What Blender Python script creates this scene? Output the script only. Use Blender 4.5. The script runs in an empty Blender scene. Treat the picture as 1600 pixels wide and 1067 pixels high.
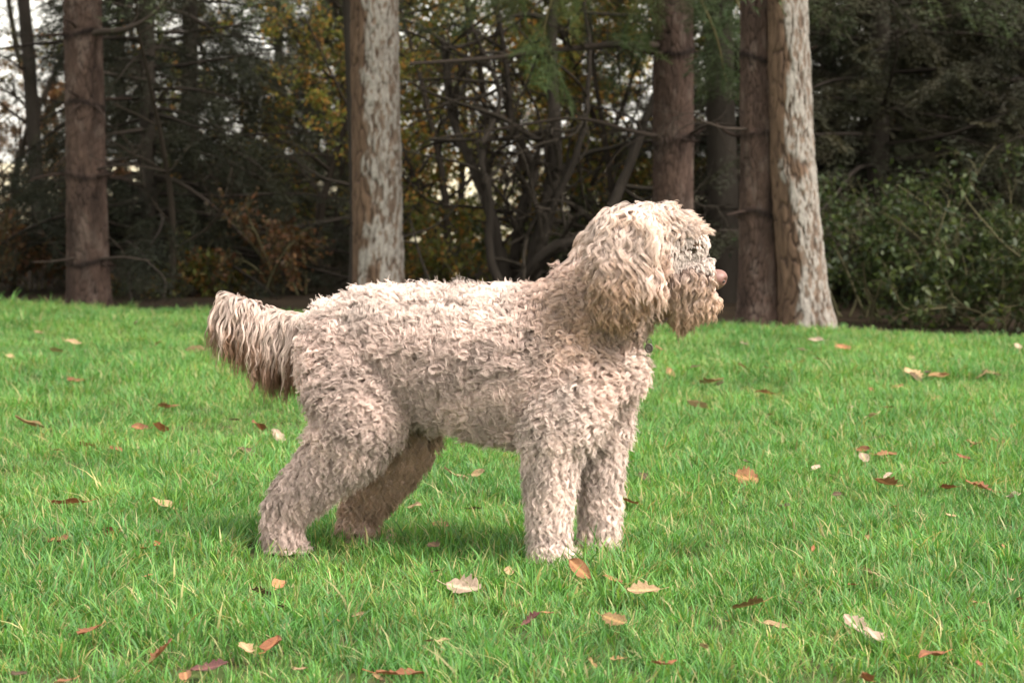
import bpy, math, random
import numpy as np
from mathutils import Vector
from mathutils.bvhtree import BVHTree

R = math.radians
sc = bpy.context.scene
col = sc.collection

# ------------------------------------------------------------------ camera, sky, sun, exposure
FPX, HOR, CAMH = 3780.0, 253.0, 0.90          # focal length in photo pixels, horizon row, eye height
PITCH = math.atan((533.5 - HOR) / FPX)
cam_d = bpy.data.cameras.new('camera')
cam_d.sensor_width = 36.0
cam_d.lens = 36.0 * FPX / 1600.0
cam_d.clip_end = 3000.0
cam_d.dof.use_dof = True
cam_d.dof.focus_distance = 5.35
cam_d.dof.aperture_fstop = 8.0
cam = bpy.data.objects.new('camera', cam_d)
cam.location = (0, 0, CAMH)
cam.rotation_euler = (math.pi / 2 - PITCH, 0, 0)
col.objects.link(cam)
sc.camera = cam

SUN_AZ, SUN_EL = 122.0, 48.0                   # compass-style: degrees clockwise from +Y
world = bpy.data.worlds.new('World')
sc.world = world
world.use_nodes = True
nt = world.node_tree
nt.nodes.clear()
sky = nt.nodes.new('ShaderNodeTexSky')
sky.sky_type = 'NISHITA'
sky.sun_disc = False
sky.sun_elevation = R(SUN_EL)
sky.sun_rotation = R(SUN_AZ)
sky.air_density = 1.0
sky.dust_density = 1.5
hs = nt.nodes.new('ShaderNodeHueSaturation')
hs.inputs['Saturation'].default_value = 0.22
tn = nt.nodes.new('ShaderNodeMix')
tn.data_type = 'RGBA'
tn.blend_type = 'MULTIPLY'
tn.inputs[0].default_value = 1.0
tn.inputs[7].default_value = (1.0, 0.95, 0.86, 1)
bg = nt.nodes.new('ShaderNodeBackground')
bg.inputs['Strength'].default_value = 0.10
wo = nt.nodes.new('ShaderNodeOutputWorld')
nt.links.new(sky.outputs[0], hs.inputs['Color'])
nt.links.new(hs.outputs[0], tn.inputs[6])
hz_ = nt.nodes.new('ShaderNodeMix')               # thin even cloud in front of the clear sky
hz_.data_type = 'RGBA'
hz_.inputs[0].default_value = 0.55
hz_.inputs[7].default_value = (7.2, 6.9, 6.2, 1)
nt.links.new(tn.outputs[2], hz_.inputs[6])
nt.links.new(hz_.outputs[2], bg.inputs['Color'])
nt.links.new(bg.outputs[0], wo.inputs['Surface'])

sun_d = bpy.data.lights.new('sun', 'SUN')
sun_d.energy = 2.3
sun_d.angle = R(18.0)
sun_d.color = (1.0, 0.93, 0.82)
sun = bpy.data.objects.new('sun', sun_d)
sdir = Vector((math.sin(R(SUN_AZ)) * math.cos(R(SUN_EL)), math.cos(R(SUN_AZ)) * math.cos(R(SUN_EL)), math.sin(R(SUN_EL))))
sun.rotation_euler = sdir.to_track_quat('Z', 'Y').to_euler()
sun.location = (6, -6, 12)
col.objects.link(sun)

sc.view_settings.view_transform = 'Standard'
sc.view_settings.look = 'None'
sc.view_settings.gamma = 1.0
sc.view_settings.use_curve_mapping = False
sc.view_settings.exposure = 1.85
sc.cycles.use_denoising = True
sc.cycles.use_adaptive_sampling = True
sc.cycles.adaptive_threshold = 0.025
sc.cycles.max_bounces = 4
sc.cycles.diffuse_bounces = 3
sc.cycles.transmission_bounces = 4
sc.cycles.transparent_max_bounces = 6
try:
    sc.cycles_curves.shape = 'RIBBONS'
except Exception:
    pass

# ------------------------------------------------------------------ pixel -> world
CP, SP = math.cos(PITCH), math.sin(PITCH)
def ray(px, py):
    a = (px - 800.0) / FPX
    b = (533.5 - py) / FPX
    return np.array((a, CP + b * SP, -SP + b * CP))
def at(px, py, Y):
    d = ray(px, py)
    return d * (Y / d[1]) + np.array((0, 0, CAMH))
def gnd(px, py, z=0.0):
    d = ray(px, py)
    return d * ((z - CAMH) / d[2]) + np.array((0, 0, CAMH))
def xat(px, Y):
    return (px - 800.0) / FPX * Y
def edge_y(x):                                  # the line where the lawn ends and the wood begins
    return 13.50 - 0.506 * x

# ------------------------------------------------------------------ small numpy helpers
def unit(v):
    return v / np.maximum(np.linalg.norm(v, axis=-1, keepdims=True), 1e-9)
def sstep(a, b, x):
    t = np.clip((x - a) / (b - a), 0, 1)
    return t * t * (3 - 2 * t)
def hash2(i, j, s=0):
    i = i.astype(np.int64); j = j.astype(np.int64)
    n = (i * 374761393 + j * 668265263 + s * 2147483647 + 1013904223) & 0xFFFFFFFF
    n = ((n ^ (n >> 13)) * 1274126177) & 0xFFFFFFFF
    n = ((n ^ (n >> 16)) * 2246822519) & 0xFFFFFFFF
    return ((n ^ (n >> 15)) & 0xFFFFFF) / float(0xFFFFFF)
def vnoise(u, v, per=0, s=0):
    iu, iv = np.floor(u), np.floor(v)
    fu, fv = u - iu, v - iv
    fu = fu * fu * (3 - 2 * fu); fv = fv * fv * (3 - 2 * fv)
    w = (lambda k: np.mod(k, per)) if per else (lambda k: k)
    a = hash2(w(iu), iv, s); b = hash2(w(iu + 1), iv, s)
    c = hash2(w(iu), iv + 1, s); d = hash2(w(iu + 1), iv + 1, s)
    return (a * (1 - fu) + b * fu) * (1 - fv) + (c * (1 - fu) + d * fu) * fv
def fbm(u, v, per=0, s=0, o=4):
    t, a, tot = 0, 1, 0
    for k in range(o):
        t = t + a * vnoise(u * 2 ** k, v * 2 ** k, per * 2 ** k, s + 17 * k); tot += a; a *= 0.5
    return t / tot
def voronoi(u, v, per, s=0):
    iu, iv = np.floor(u), np.floor(v)
    f1 = np.full(u.shape, 9.0); f2 = np.full(u.shape, 9.0); cid = np.zeros(u.shape)
    for du in (-1, 0, 1):
        for dv in (-1, 0, 1):
            cu, cv = iu + du, iv + dv
            wu = np.mod(cu, per)
            d = np.hypot(cu + hash2(wu, cv, s) - u, cv + hash2(wu, cv, s + 5) - v)
            c = hash2(wu, cv, s + 9)
            m = d < f1
            f2 = np.where(m, f1, np.minimum(f2, d)); cid = np.where(m, c, cid); f1 = np.where(m, d, f1)
    return f1, f2, cid
def catmull(P, n):
    P = np.asarray(P, float)
    Q = np.vstack((2 * P[0] - P[1], P, 2 * P[-1] - P[-2]))
    m = len(P) - 1
    t = np.linspace(0, m, n)
    i = np.minimum(t.astype(int), m - 1); f = (t - i)[:, None]
    a, b, c, d = Q[i], Q[i + 1], Q[i + 2], Q[i + 3]
    return 0.5 * (2 * b + (c - a) * f + (2 * a - 5 * b + 4 * c - d) * f ** 2 + (3 * b - a - 3 * c + d) * f ** 3)

class MB:
    """collects triangles and quads with one colour per vertex and links them as ONE mesh"""
    def __init__(self):
        self.V = []; self.C = []; self.q = []; self.t = []; self.n = 0
    def add(self, V, F, c=(1, 1, 1)):
        V = np.asarray(V, float).reshape(-1, 3); F = np.asarray(F, int)
        c = np.asarray(c, float)
        self.C.append(np.broadcast_to(c, (len(V), 3)) if c.ndim == 1 else c)
        self.V.append(V)
        (self.q if F.shape[1] == 4 else self.t).append(F + self.n)
        self.n += len(V)
    def tube(self, path, rad, sides=5, c=(1, 1, 1)):
        P = np.asarray(path, float); r = np.broadcast_to(np.asarray(rad, float), (len(P),))
        T = unit(np.gradient(P, axis=0))
        ref = np.array((0.31, 0.17, 0.93)) if abs(T[0] @ np.array((0.31, 0.17, 0.93))) < 0.9 else np.array((1.0, 0, 0))
        A = unit(np.cross(T, ref)); B = np.cross(T, A)
        th = np.arange(sides) * 2 * math.pi / sides
        ring = P[:, None] + r[:, None, None] * (np.cos(th)[None, :, None] * A[:, None] + np.sin(th)[None, :, None] * B[:, None])
        k = np.arange(len(P) - 1)[:, None] * sides; s = np.arange(sides)[None]; s2 = (s + 1) % sides
        F = np.stack((k + s, k + s2, k + sides + s2, k + sides + s), -1).reshape(-1, 4)
        self.add(ring.reshape(-1, 3), F, c)
    def mesh(self, name, m, smooth=False):
        me = bpy.data.meshes.new(name)
        V = np.concatenate(self.V); C = np.concatenate(self.C)
        q = np.concatenate(self.q) if self.q else np.zeros((0, 4), int)
        t = np.concatenate(self.t) if self.t else np.zeros((0, 3), int)
        me.vertices.add(len(V)); me.vertices.foreach_set('co', V.astype(np.float32).ravel())
        loops = np.concatenate((q.ravel(), t.ravel())).astype(np.int32)
        me.loops.add(len(loops)); me.loops.foreach_set('vertex_index', loops)
        st = np.concatenate((np.arange(len(q)) * 4, len(q) * 4 + np.arange(len(t)) * 3)).astype(np.int32)
        me.polygons.add(len(st)); me.polygons.foreach_set('loop_start', st)
        if smooth:
            me.polygons.foreach_set('use_smooth', np.ones(len(st), bool))
        a = me.attributes.new('col', 'FLOAT_COLOR', 'POINT')
        a.data.foreach_set('color', np.hstack((C, np.ones((len(C), 1)))).astype(np.float32).ravel())
        me.materials.append(m)
        me.update(calc_edges=True)
        return me
    def build(self, name, m, parent=None, smooth=False):
        return link(name, self.mesh(name, m, smooth), parent)

def link(name, data, parent=None, loc=None, rz=0.0):
    o = bpy.data.objects.new(name, data)
    col.objects.link(o)
    if parent is not None:
        o.parent = parent
    if loc is not None:
        o.location = loc
    if rz:
        o.rotation_euler.z = rz
    return o
def tag(o, label, cat, group=None):
    o['label'] = label; o['category'] = cat
    if group:
        o['group'] = group
    return o
def empty(name, loc, rz=0.0):
    o = link(name, None, None, loc, rz)
    o.empty_display_size = 0.1
    return o
def rotz(a):
    c, s = math.cos(a), math.sin(a)
    return np.array(((c, -s, 0), (s, c, 0), (0, 0, 1.0)))

# ------------------------------------------------------------------ materials
def new_mat(name):
    m = bpy.data.materials.new(name)
    m.use_nodes = True
    n = m.node_tree
    return m, n, n.nodes['Principled BSDF'], n.nodes['Material Output']
def nd(n, typ, **kw):
    x = n.nodes.new(typ)
    for k, v in kw.items():
        setattr(x, k, v)
    return x
def mixc(n, fac, a, b, blend='MIX'):
    x = nd(n, 'ShaderNodeMix', data_type='RGBA', blend_type=blend)
    for s, v in ((0, fac), (6, a), (7, b)):
        if hasattr(v, 'is_linked') or isinstance(v, bpy.types.NodeSocket):
            n.links.new(v, x.inputs[s])
        else:
            x.inputs[s].default_value = v if not isinstance(v, tuple) else (*v, 1) if len(v) == 3 else v
    return x.outputs[2]
def noise(n, scale, detail=4, rough=0.6, vec=None):
    x = nd(n, 'ShaderNodeTexNoise')
    x.inputs['Scale'].default_value = scale
    x.inputs['Detail'].default_value = detail
    x.inputs['Roughness'].default_value = rough
    if vec is not None:
        n.links.new(vec, x.inputs['Vector'])
    return x.outputs['Fac']
def ramp(n, fac, lo, hi):
    x = nd(n, 'ShaderNodeMapRange')
    x.inputs['From Min'].default_value = lo; x.inputs['From Max'].default_value = hi
    n.links.new(fac, x.inputs['Value'])
    return x.outputs['Result']
def bump(n, b, h, strength, dist):
    x = nd(n, 'ShaderNodeBump')
    x.inputs['Strength'].default_value = strength; x.inputs['Distance'].default_value = dist
    n.links.new(h, x.inputs['Height']); n.links.new(x.outputs[0], b.inputs['Normal'])

def foliage(name, transl=0.35, rough=0.55, spec=0.25, patch=None, rnd=0.25, tcol=(1.15, 1.1, 0.7)):
    m, n, b, out = new_mat(name)
    a = nd(n, 'ShaderNodeAttribute', attribute_name='col')
    c = a.outputs['Color']
    if patch:
        g = nd(n, 'ShaderNodeNewGeometry')
        f = ramp(n, noise(n, patch[0], 3, 0.6, g.outputs['Position']), 0.35, 0.65)
        c = mixc(n, 1.0, c, mixc(n, f, patch[1], patch[2]), 'MULTIPLY')
    oi = nd(n, 'ShaderNodeObjectInfo')
    h = nd(n, 'ShaderNodeHueSaturation')
    v = nd(n, 'ShaderNodeMapRange')
    v.inputs['To Min'].default_value = 1 - rnd; v.inputs['To Max'].default_value = 1 + rnd
    n.links.new(oi.outputs['Random'], v.inputs['Value'])
    n.links.new(v.outputs[0], h.inputs['Value']); n.links.new(c, h.inputs['Color'])
    c = h.outputs[0]
    n.links.new(c, b.inputs['Base Color'])
    b.inputs['Roughness'].default_value = rough
    b.inputs['Specular IOR Level'].default_value = spec
    if transl > 0:
        t = nd(n, 'ShaderNodeBsdfTranslucent')
        n.links.new(mixc(n, 1.0, c, tcol, 'MULTIPLY'), t.inputs['Color'])
        mx = nd(n, 'ShaderNodeMixShader')
        mx.inputs[0].default_value = transl
        n.links.new(b.outputs[0], mx.inputs[1]); n.links.new(t.outputs[0], mx.inputs[2])
        n.links.new(mx.outputs[0], out.inputs['Surface'])
    return m

def bark_mat(name, a, b2, pale, dark):
    """col.r = lichen / pale flake cover, col.g = crevice, col.b = branch-scar ring"""
    m, n, b, out = new_mat(name)
    at_ = nd(n, 'ShaderNodeAttribute', attribute_name='col')
    sp = nd(n, 'ShaderNodeSeparateColor')
    n.links.new(at_.outputs['Color'], sp.inputs[0])
    tc = nd(n, 'ShaderNodeTexCoord')
    mp = nd(n, 'ShaderNodeMapping')
    mp.inputs['Scale'].default_value = (1, 1, 0.22)
    n.links.new(tc.outputs['Object'], mp.inputs['Vector'])
    f = ramp(n, noise(n, 22, 6, 0.7, mp.outputs[0]), 0.3, 0.7)
    c = mixc(n, f, a, b2)
    f2 = ramp(n, noise(n, 55, 4, 0.6, tc.outputs['Object']), 0.25, 0.75)
    pc = mixc(n, f2, tuple(x * 0.62 for x in pale), pale)
    c = mixc(n, sp.outputs[0], c, pc)
    c = mixc(n, sp.outputs[1], c, dark)
    c = mixc(n, sp.outputs[2], c, tuple(x * 0.8 for x in dark))
    n.links.new(c, b.inputs['Base Color'])
    b.inputs['Roughness'].default_value = 0.9
    b.inputs['Specular IOR Level'].default_value = 0.15
    bump(n, b, noise(n, 130, 5, 0.7, mp.outputs[0]), 0.7, 0.006)
    return m

M_BARK_PALE = bark_mat('lichen_bark', (0.065, 0.042, 0.03), (0.155, 0.10, 0.068), (0.31, 0.285, 0.26), (0.045, 0.03, 0.024))
M_BARK_RED = bark_mat('reddish_bark', (0.038, 0.025, 0.021), (0.09, 0.058, 0.046), (0.14, 0.105, 0.09), (0.014, 0.010, 0.009))
M_BARK_DARK = bark_mat('dark_bark', (0.022, 0.017, 0.014), (0.046, 0.036, 0.03), (0.07, 0.064, 0.053), (0.015, 0.012, 0.01))
M_TWIG = foliage('twig_wood', 0.0, 0.9, 0.1, rnd=0.2)
M_NEEDLE = foliage('conifer_needles', 0.2, 0.6, 0.2, rnd=0.3)
M_LEAF = foliage('autumn_foliage', 0.45, 0.5, 0.25, rnd=0.2)
M_GRASS = foliage('grass_blades', 0.42, 0.5, 0.3, patch=(1.3, (0.75, 0.86, 0.85), (1.14, 1.12, 1.02)), rnd=0.22, tcol=(1.1, 1.15, 0.6))

def litter_mat(name, c1, c2, c3, s1, s2):
    m, n, b, out = new_mat(name)
    g = nd(n, 'ShaderNodeNewGeometry')
    p = g.outputs['Position']
    c = mixc(n, ramp(n, noise(n, s1, 5, 0.7, p), 0.35, 0.65), c1, c2)
    c = mixc(n, ramp(n, noise(n, s2, 4, 0.6, p), 0.55, 0.75), c, c3)
    n.links.new(c, b.inputs['Base Color'])
    b.inputs['Roughness'].default_value = 0.95
    b.inputs['Specular IOR Level'].default_value = 0.1
    bump(n, b, noise(n, s2 * 1.5, 5, 0.7, p), 0.6, 0.03)
    return m
M_FLOOR = litter_mat('forest_floor', (0.018, 0.014, 0.010), (0.036, 0.025, 0.016), (0.06, 0.037, 0.02), 3, 18)
M_SOIL = litter_mat('lawn_soil', (0.045, 0.075, 0.02), (0.06, 0.05, 0.025), (0.09, 0.12, 0.035), 4, 25)
M_FIELD = litter_mat('stubble_field', (0.50, 0.45, 0.33), (0.58, 0.53, 0.40), (0.40, 0.40, 0.26), 0.3, 3)

# ------------------------------------------------------------------ ground, lawn, field
def sheet(name, quad, m, z, nx=1, ny=1, wob=0.0):
    a, b, c, d = [np.array((*p, z), float) for p in quad]
    u = np.linspace(0, 1, nx + 1)[None, :, None]; v = np.linspace(0, 1, ny + 1)[:, None, None]
    V = (a * (1 - u) + b * u) * (1 - v) + (d * (1 - u) + c * u) * v
    V = V.reshape(-1, 3)
    if wob:
        V[:, 2] += wob * (fbm(V[:, 0] * 0.9 + 50, V[:, 1] * 0.9 + 50, 0, 3) - 0.5)
    i = np.arange(ny)[:, None] * (nx + 1) + np.arange(nx)[None]
    F = np.stack((i, i + 1, i + nx + 2, i + nx + 1), -1).reshape(-1, 4)
    mb = MB(); mb.add(V, F)
    o = mb.build(name, m, None, True)
    o['kind'] = 'structure'
    return o
sheet('ground', ((-1500, -300), (1500, -300), (1500, 2500), (-1500, 2500)), M_FLOOR, -0.05)
ex = 12.0
sheet('lawn', ((-ex, -6), (ex, -6), (ex, edge_y(ex)), (-ex, edge_y(-ex))), M_SOIL, 0.0, 60, 80, 0.02)
sheet('field', ((-700, 34), (700, 22), (900, 1500), (-900, 1500)), M_FIELD, -0.03, 4, 4)

# ------------------------------------------------------------------ grass (stuff): tufts scattered over the lawn
rng = np.random.default_rng(4)
tufts = bpy.data.collections.new('grass_tufts')
NT = 10
for k in range(NT):
    mb = MB()
    nb = 46
    for _ in range(nb):
        a, rr = rng.uniform(0, 6.283), 0.055 * math.sqrt(rng.random())
        base = np.array((rr * math.cos(a), rr * math.sin(a), -0.006))
        h = rng.uniform(0.026, 0.070) * (1.25 if rng.random() < 0.12 else 1.0)
        w = rng.uniform(0.0011, 0.0021)
        la = a + rng.normal(0, 0.9)
        lean = rng.uniform(0.15, 1.05)
        out = np.array((math.cos(la), math.sin(la), 0)); side = np.array((-math.sin(la + rng.normal(0, .6)), math.cos(la), 0))
        t = np.array((0, 0.36, 0.7, 1.0))[:, None]
        P = base + np.array((0, 0, 1.0)) * h * (t - 0.32 * lean * t ** 2) + out * h * lean * t ** 2
        ww = w * np.array((0.8, 1.0, 0.75, 0.06))[:, None]
        V = np.stack((P - side * ww, P + side * ww), 1).reshape(-1, 3)
        F = [(2 * i, 2 * i + 1, 2 * i + 3, 2 * i + 2) for i in range(3)]
        q = rng.random()
        c = np.array((0.118, 0.275, 0.072)) * rng.uniform(0.65, 1.25)
        if q < 0.11:
            c = np.array((0.42, 0.37, 0.19)) * rng.uniform(0.7, 1.1)
        elif q < 0.30:
            c = np.array((0.19, 0.31, 0.078)) * rng.uniform(0.8, 1.15)
        elif q < 0.42:
            c = np.array((0.12, 0.25, 0.10)) * rng.uniform(0.8, 1.2)
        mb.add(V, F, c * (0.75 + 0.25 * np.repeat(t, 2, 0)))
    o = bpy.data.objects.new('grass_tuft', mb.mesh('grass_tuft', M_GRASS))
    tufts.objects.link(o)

def grass_points():
    pts = []
    for (y0, y1, dens, half) in ((2.2, 4.0, 330, 2.6), (4.0, 7.5, 430, 2.9), (7.5, 11, 300, 3.6), (11, 20, 330, 5.5)):
        n = int((y1 - y0) * 2 * half * dens)
        x = rng.uniform(-half, half, n); y = rng.uniform(y0, y1, n)
        k = y < edge_y(x) + rng.normal(0.0, 0.10, n)
        pts.append(np.stack((x[k], y[k], np.where(y[k] > 11, .9, 1.0)), -1))
    n = 9000                                                      # the lawn goes on, thinner, outside the frame
    x = rng.uniform(-11, 11, n); y = rng.uniform(-4, 19, n)
    k = (y < edge_y(x)) & ~((np.abs(x) < 2.6) & (y > 2.2))
    pts.append(np.stack((x[k], y[k], np.full(k.sum(), 1.5)), -1))
    return np.concatenate(pts)
G = grass_points()
gm = bpy.data.meshes.new('grass')
gm.vertices.add(len(G))
gz = 0.02 * (fbm(G[:, 0] * 0.9 + 50, G[:, 1] * 0.9 + 50, 0, 3) - 0.5)
gm.vertices.foreach_set('co', np.stack((G[:, 0], G[:, 1], gz), -1).astype(np.float32).ravel())
big = fbm(G[:, 0] * 2.2 + 9, G[:, 1] * 2.2 + 9, 0, 8)
sca = G[:, 2] * rng.uniform(0.7, 1.15, len(G)) * (0.42 + 1.12 * big)
a = gm.attributes.new('sca', 'FLOAT', 'POINT'); a.data.foreach_set('value', sca.astype(np.float32))
a = gm.attributes.new('idx', 'INT', 'POINT'); a.data.foreach_set('value', rng.integers(0, NT, len(G)).astype(np.int32))
rot = np.stack((rng.normal(0, .12, len(G)), rng.normal(0, .12, len(G)), rng.uniform(0, 6.283, len(G))), -1)
a = gm.attributes.new('rot', 'FLOAT_VECTOR', 'POINT'); a.data.foreach_set('vector', rot.astype(np.float32).ravel())
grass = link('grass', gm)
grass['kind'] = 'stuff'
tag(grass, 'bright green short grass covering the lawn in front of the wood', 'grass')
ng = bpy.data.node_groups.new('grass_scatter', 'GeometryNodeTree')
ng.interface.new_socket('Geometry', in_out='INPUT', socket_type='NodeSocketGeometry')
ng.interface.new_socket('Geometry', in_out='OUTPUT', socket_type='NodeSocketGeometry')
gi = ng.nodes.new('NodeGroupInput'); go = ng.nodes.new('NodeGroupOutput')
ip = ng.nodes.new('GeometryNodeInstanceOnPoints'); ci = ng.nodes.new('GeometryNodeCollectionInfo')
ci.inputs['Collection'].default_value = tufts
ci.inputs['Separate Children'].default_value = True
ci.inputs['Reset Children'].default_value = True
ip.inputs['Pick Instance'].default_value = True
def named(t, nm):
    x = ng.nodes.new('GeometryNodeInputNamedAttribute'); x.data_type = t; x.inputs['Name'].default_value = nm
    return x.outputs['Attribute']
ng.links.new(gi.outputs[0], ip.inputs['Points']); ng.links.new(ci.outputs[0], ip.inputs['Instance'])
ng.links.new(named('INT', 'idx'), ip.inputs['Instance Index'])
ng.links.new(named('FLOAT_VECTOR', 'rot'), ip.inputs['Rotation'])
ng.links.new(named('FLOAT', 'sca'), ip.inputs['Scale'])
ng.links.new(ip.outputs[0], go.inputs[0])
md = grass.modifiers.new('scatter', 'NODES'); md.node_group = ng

# ------------------------------------------------------------------ trees
def bark_trunk(pathxz, rad, H, style, seed, parent, m, whorls=(), pale_dir=-0.6, na=170, dz=0.010, name='trunk'):
    """pathxz: list of (z, dx, dy); rad: list of (z, r). Bark plates and furrows are real relief."""
    z = np.concatenate((np.arange(-0.08, 2.6, dz), np.arange(2.6, H, 0.3), [H]))
    pz = np.array(pathxz, float); rz_ = np.array(rad, float)
    cx = np.interp(z, pz[:, 0], pz[:, 1]); cy = np.interp(z, pz[:, 0], pz[:, 2])
    k = 9
    sm = lambda q: np.convolve(np.pad(q, k, 'edge'), np.ones(2 * k + 1) / (2 * k + 1), 'valid')
    cx, cy = sm(cx), sm(cy)
    r = sm(np.interp(z, rz_[:, 0], rz_[:, 1]))
    th = np.arange(na) * 2 * math.pi / na
    Z, TH = np.meshgrid(z, th, indexing='ij'); Rr = np.repeat(r[:, None], na, 1)
    U = TH / (2 * math.pi)
    wv = fbm(U * 8, Z * 4, 8, seed) - 0.5
    if style == 'pale':
        nc = 26
        f1, f2, cid = voronoi(U * nc + wv * 1.6, Z / 0.050 + (fbm(U * 8, Z * 6, 8, seed + 3) - .5) * 2, nc, seed)
        e = f2 - f1
        nl = 20
        g1, g2, gid = voronoi(U * nl + wv * 2.6, Z / 0.19 + gidoff(U, seed) + (fbm(U * 16, Z * 7, 16, seed + 61) - .5) * 1.5, nl, seed + 21)
        fur = 1 - sstep(0.03, 0.20, g2 - g1)
        face = np.cos(TH - pale_dir) * 0.5 + 0.5
        lich = sstep(0.46, 0.60, fbm(U * 11, Z * 4.5, 11, seed + 7) * 0.95 + face * 0.80 - 0.43)
        chip = sstep(0.52, 0.60, fbm(U * 64, Z * 24, 64, seed + 33, 3) + (cid - .5) * 0.16 + .22 * (fbm(U * 7, Z * 2.5, 7, seed + 51) - .5))
        lich = lich * (1 - chip * 0.82)
        gap = np.clip(fur * 0.75 * (1 - lich * 0.55) + (1 - sstep(0.0, 0.10, e)) * 0.30 * lich, 0, 1)
        disp = 0.004 * lich * (0.6 + cid) - 0.010 * fur * (1 - 0.5 * lich) + 0.012 * (fbm(U * 22, Z * 14, 22, seed + 2) - .5) + 0.004 * gid
    else:
        nc = 30
        f1, f2, cid = voronoi(U * nc + wv * 2.2, Z / 0.075 + gidoff(U, seed), nc, seed)
        e = f2 - f1
        fur = 1 - sstep(0.0, 0.16, e)
        lich = sstep(0.52, 0.72, fbm(U * 16, Z * 9, 16, seed + 7)) * 0.6
        gap = np.clip(fur * 0.85 * sstep(0.3, 0.6, fbm(U * 6, Z * 3, 6, seed + 4)) + 0.5 * sstep(.5, .75, fbm(U * 8, Z * 3.5, 8, seed + 14)), 0, 1)
        disp = 0.006 * cid - 0.007 * fur + 0.006 * (fbm(U * 10, Z * 5, 10, seed + 2) - .5)
    ring = np.zeros_like(Z)
    for wz in whorls:
        wob = 0.018 * np.sin(TH * 2 + wz * 9) + 0.03 * (vnoise(U * 7, Z * 0 + wz, 7, seed) - .5)
        q = np.exp(-((Z - wz - wob) / 0.022) ** 2)
        ring = np.maximum(ring, q * (0.45 + 0.75 * vnoise(U * 9, Z * 0 + wz * 3, 9, seed + 1)))
        disp = disp + q * 0.008
    disp = disp + 0.03 * np.exp(-np.maximum(Z, 0) / 0.10) * (0.25 + vnoise(U * 5, Z * 0, 5, seed + 40))
    rr = Rr + disp
    V = np.stack((cx[:, None] + rr * np.cos(TH), cy[:, None] + rr * np.sin(TH), Z), -1).reshape(-1, 3)
    i = np.arange(len(z) - 1)[:, None] * na; s = np.arange(na)[None]; s2 = (s + 1) % na
    F = np.stack((i + s, i + s2, i + na + s2, i + na + s), -1).reshape(-1, 4)
    mb = MB(); mb.add(V, F, np.stack((np.clip(lich, 0, 1), np.clip(gap, 0, 1), np.clip(ring, 0, 1)), -1).reshape(-1, 3))
    o = mb.build(name, m, parent, True)
    return o, (lambda q: np.array((np.interp(q, z, cx), np.interp(q, z, cy), q))), (lambda q: float(np.interp(q, z, r)))
def gidoff(U, seed):
    return 3.0 * vnoise(np.floor(U * 14), np.zeros_like(U), 14, seed + 77)

def wander(rg, p, d, L, n, bend=0.25, grav=0.0):
    P = [np.array(p, float)]; d = unit(np.array(d, float)); w = rg.normal(0, 1, 3)
    for i in range(n - 1):
        w = 0.6 * w + rg.normal(0, 1, 3) * 0.8
        d = unit(d + w * bend / n * 2 + np.array((0, 0, grav)) / n)
        P.append(P[-1] + d * L / (n - 1))
    return np.array(P)

def twiggy(mb, rg, p, d, L, r, depth, c, bend=0.5, grav=0.0, nsub=5, tips=None, n=None, sides=4, spread=0.9):
    n = n or max(4, int(L / 0.08) + 2)
    P = wander(rg, p, d, L, n, bend, grav)
    mb.tube(P, np.linspace(r, max(r * 0.3, 0.0012), n), sides if r > 0.006 else 3, np.array(c) * rg.uniform(.8, 1.2))
    if tips is not None and depth <= 1:
        tips.append(P)
    if depth > 0:
        for k in range(nsub):
            t = rg.uniform(0.22, 1.0); i = min(n - 2, int(t * (n - 1)))
            T = unit(P[i + 1] - P[i]); q = unit(np.cross(T, rg.normal(0, 1, 3)))
            twiggy(mb, rg, P[i], T + q * spread * rg.uniform(.6, 1.3), L * rg.uniform(.3, .6) * (1.15 - 0.6 * t), r * rg.uniform(.4, .6) * (1.1 - .5 * t), depth - 1, c, bend, grav, nsub, tips, None, sides, spread)
    return P

def spray_template(rg, L=0.4, ntw=14, nl=0.026, w=0.0020, per=8):
    tris, stems = [], []
    def needles(a, d, l, m):
        for k in range(m):
            b = a + d * l * (k + rg.random()) / m
            s = unit(np.cross(d, np.array((0, 0, 1.0)))) * (1 if k % 2 else -1)
            t = b + unit(d * 0.75 + s * rg.uniform(.5, 1) + np.array((0, 0, rg.uniform(-.3, .5)))) * nl * rg.uniform(.7, 1.2)
            q = unit(np.cross(t - b, rg.normal(0, 1, 3))) * w
            tris.append((b - q, b + q, t))
    for i in range(ntw):
        t = (i + 0.6) / ntw
        b = np.array((L * t, 0, -0.22 * L * t * t))
        s = 1 if i % 2 else -1
        d = unit(np.array((0.75, s * rg.uniform(.6, .95), rg.uniform(-.45, 0.0))))
        l = L * 0.42 * (1 - t) + 0.035
        needles(b, d, l, per); stems.append((b, b + d * l))
    needles(np.zeros(3), unit(np.array((1, 0, -.15))), L, per * 2)
    stems.append((np.zeros(3), np.array((L, 0, -0.22 * L))))
    return np.array(tris), stems

def put_spray(mb, tpl, rg, p, d, sc_, c):
    d = unit(np.asarray(d, float)); up = np.array((0, 0, 1.0)) + rg.normal(0, .35, 3)
    y = unit(np.cross(up, d)); zz = np.cross(d, y)
    M = np.stack((d, y, zz), 0) * sc_
    V = tpl[0].reshape(-1, 3) @ M + p
    cc = np.array(c) * rg.uniform(.6, 1.35) * np.array((rg.uniform(.9, 1.15), 1, rg.uniform(.85, 1.1)))
    mb.add(V, np.arange(len(V)).reshape(-1, 3), cc)

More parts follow.
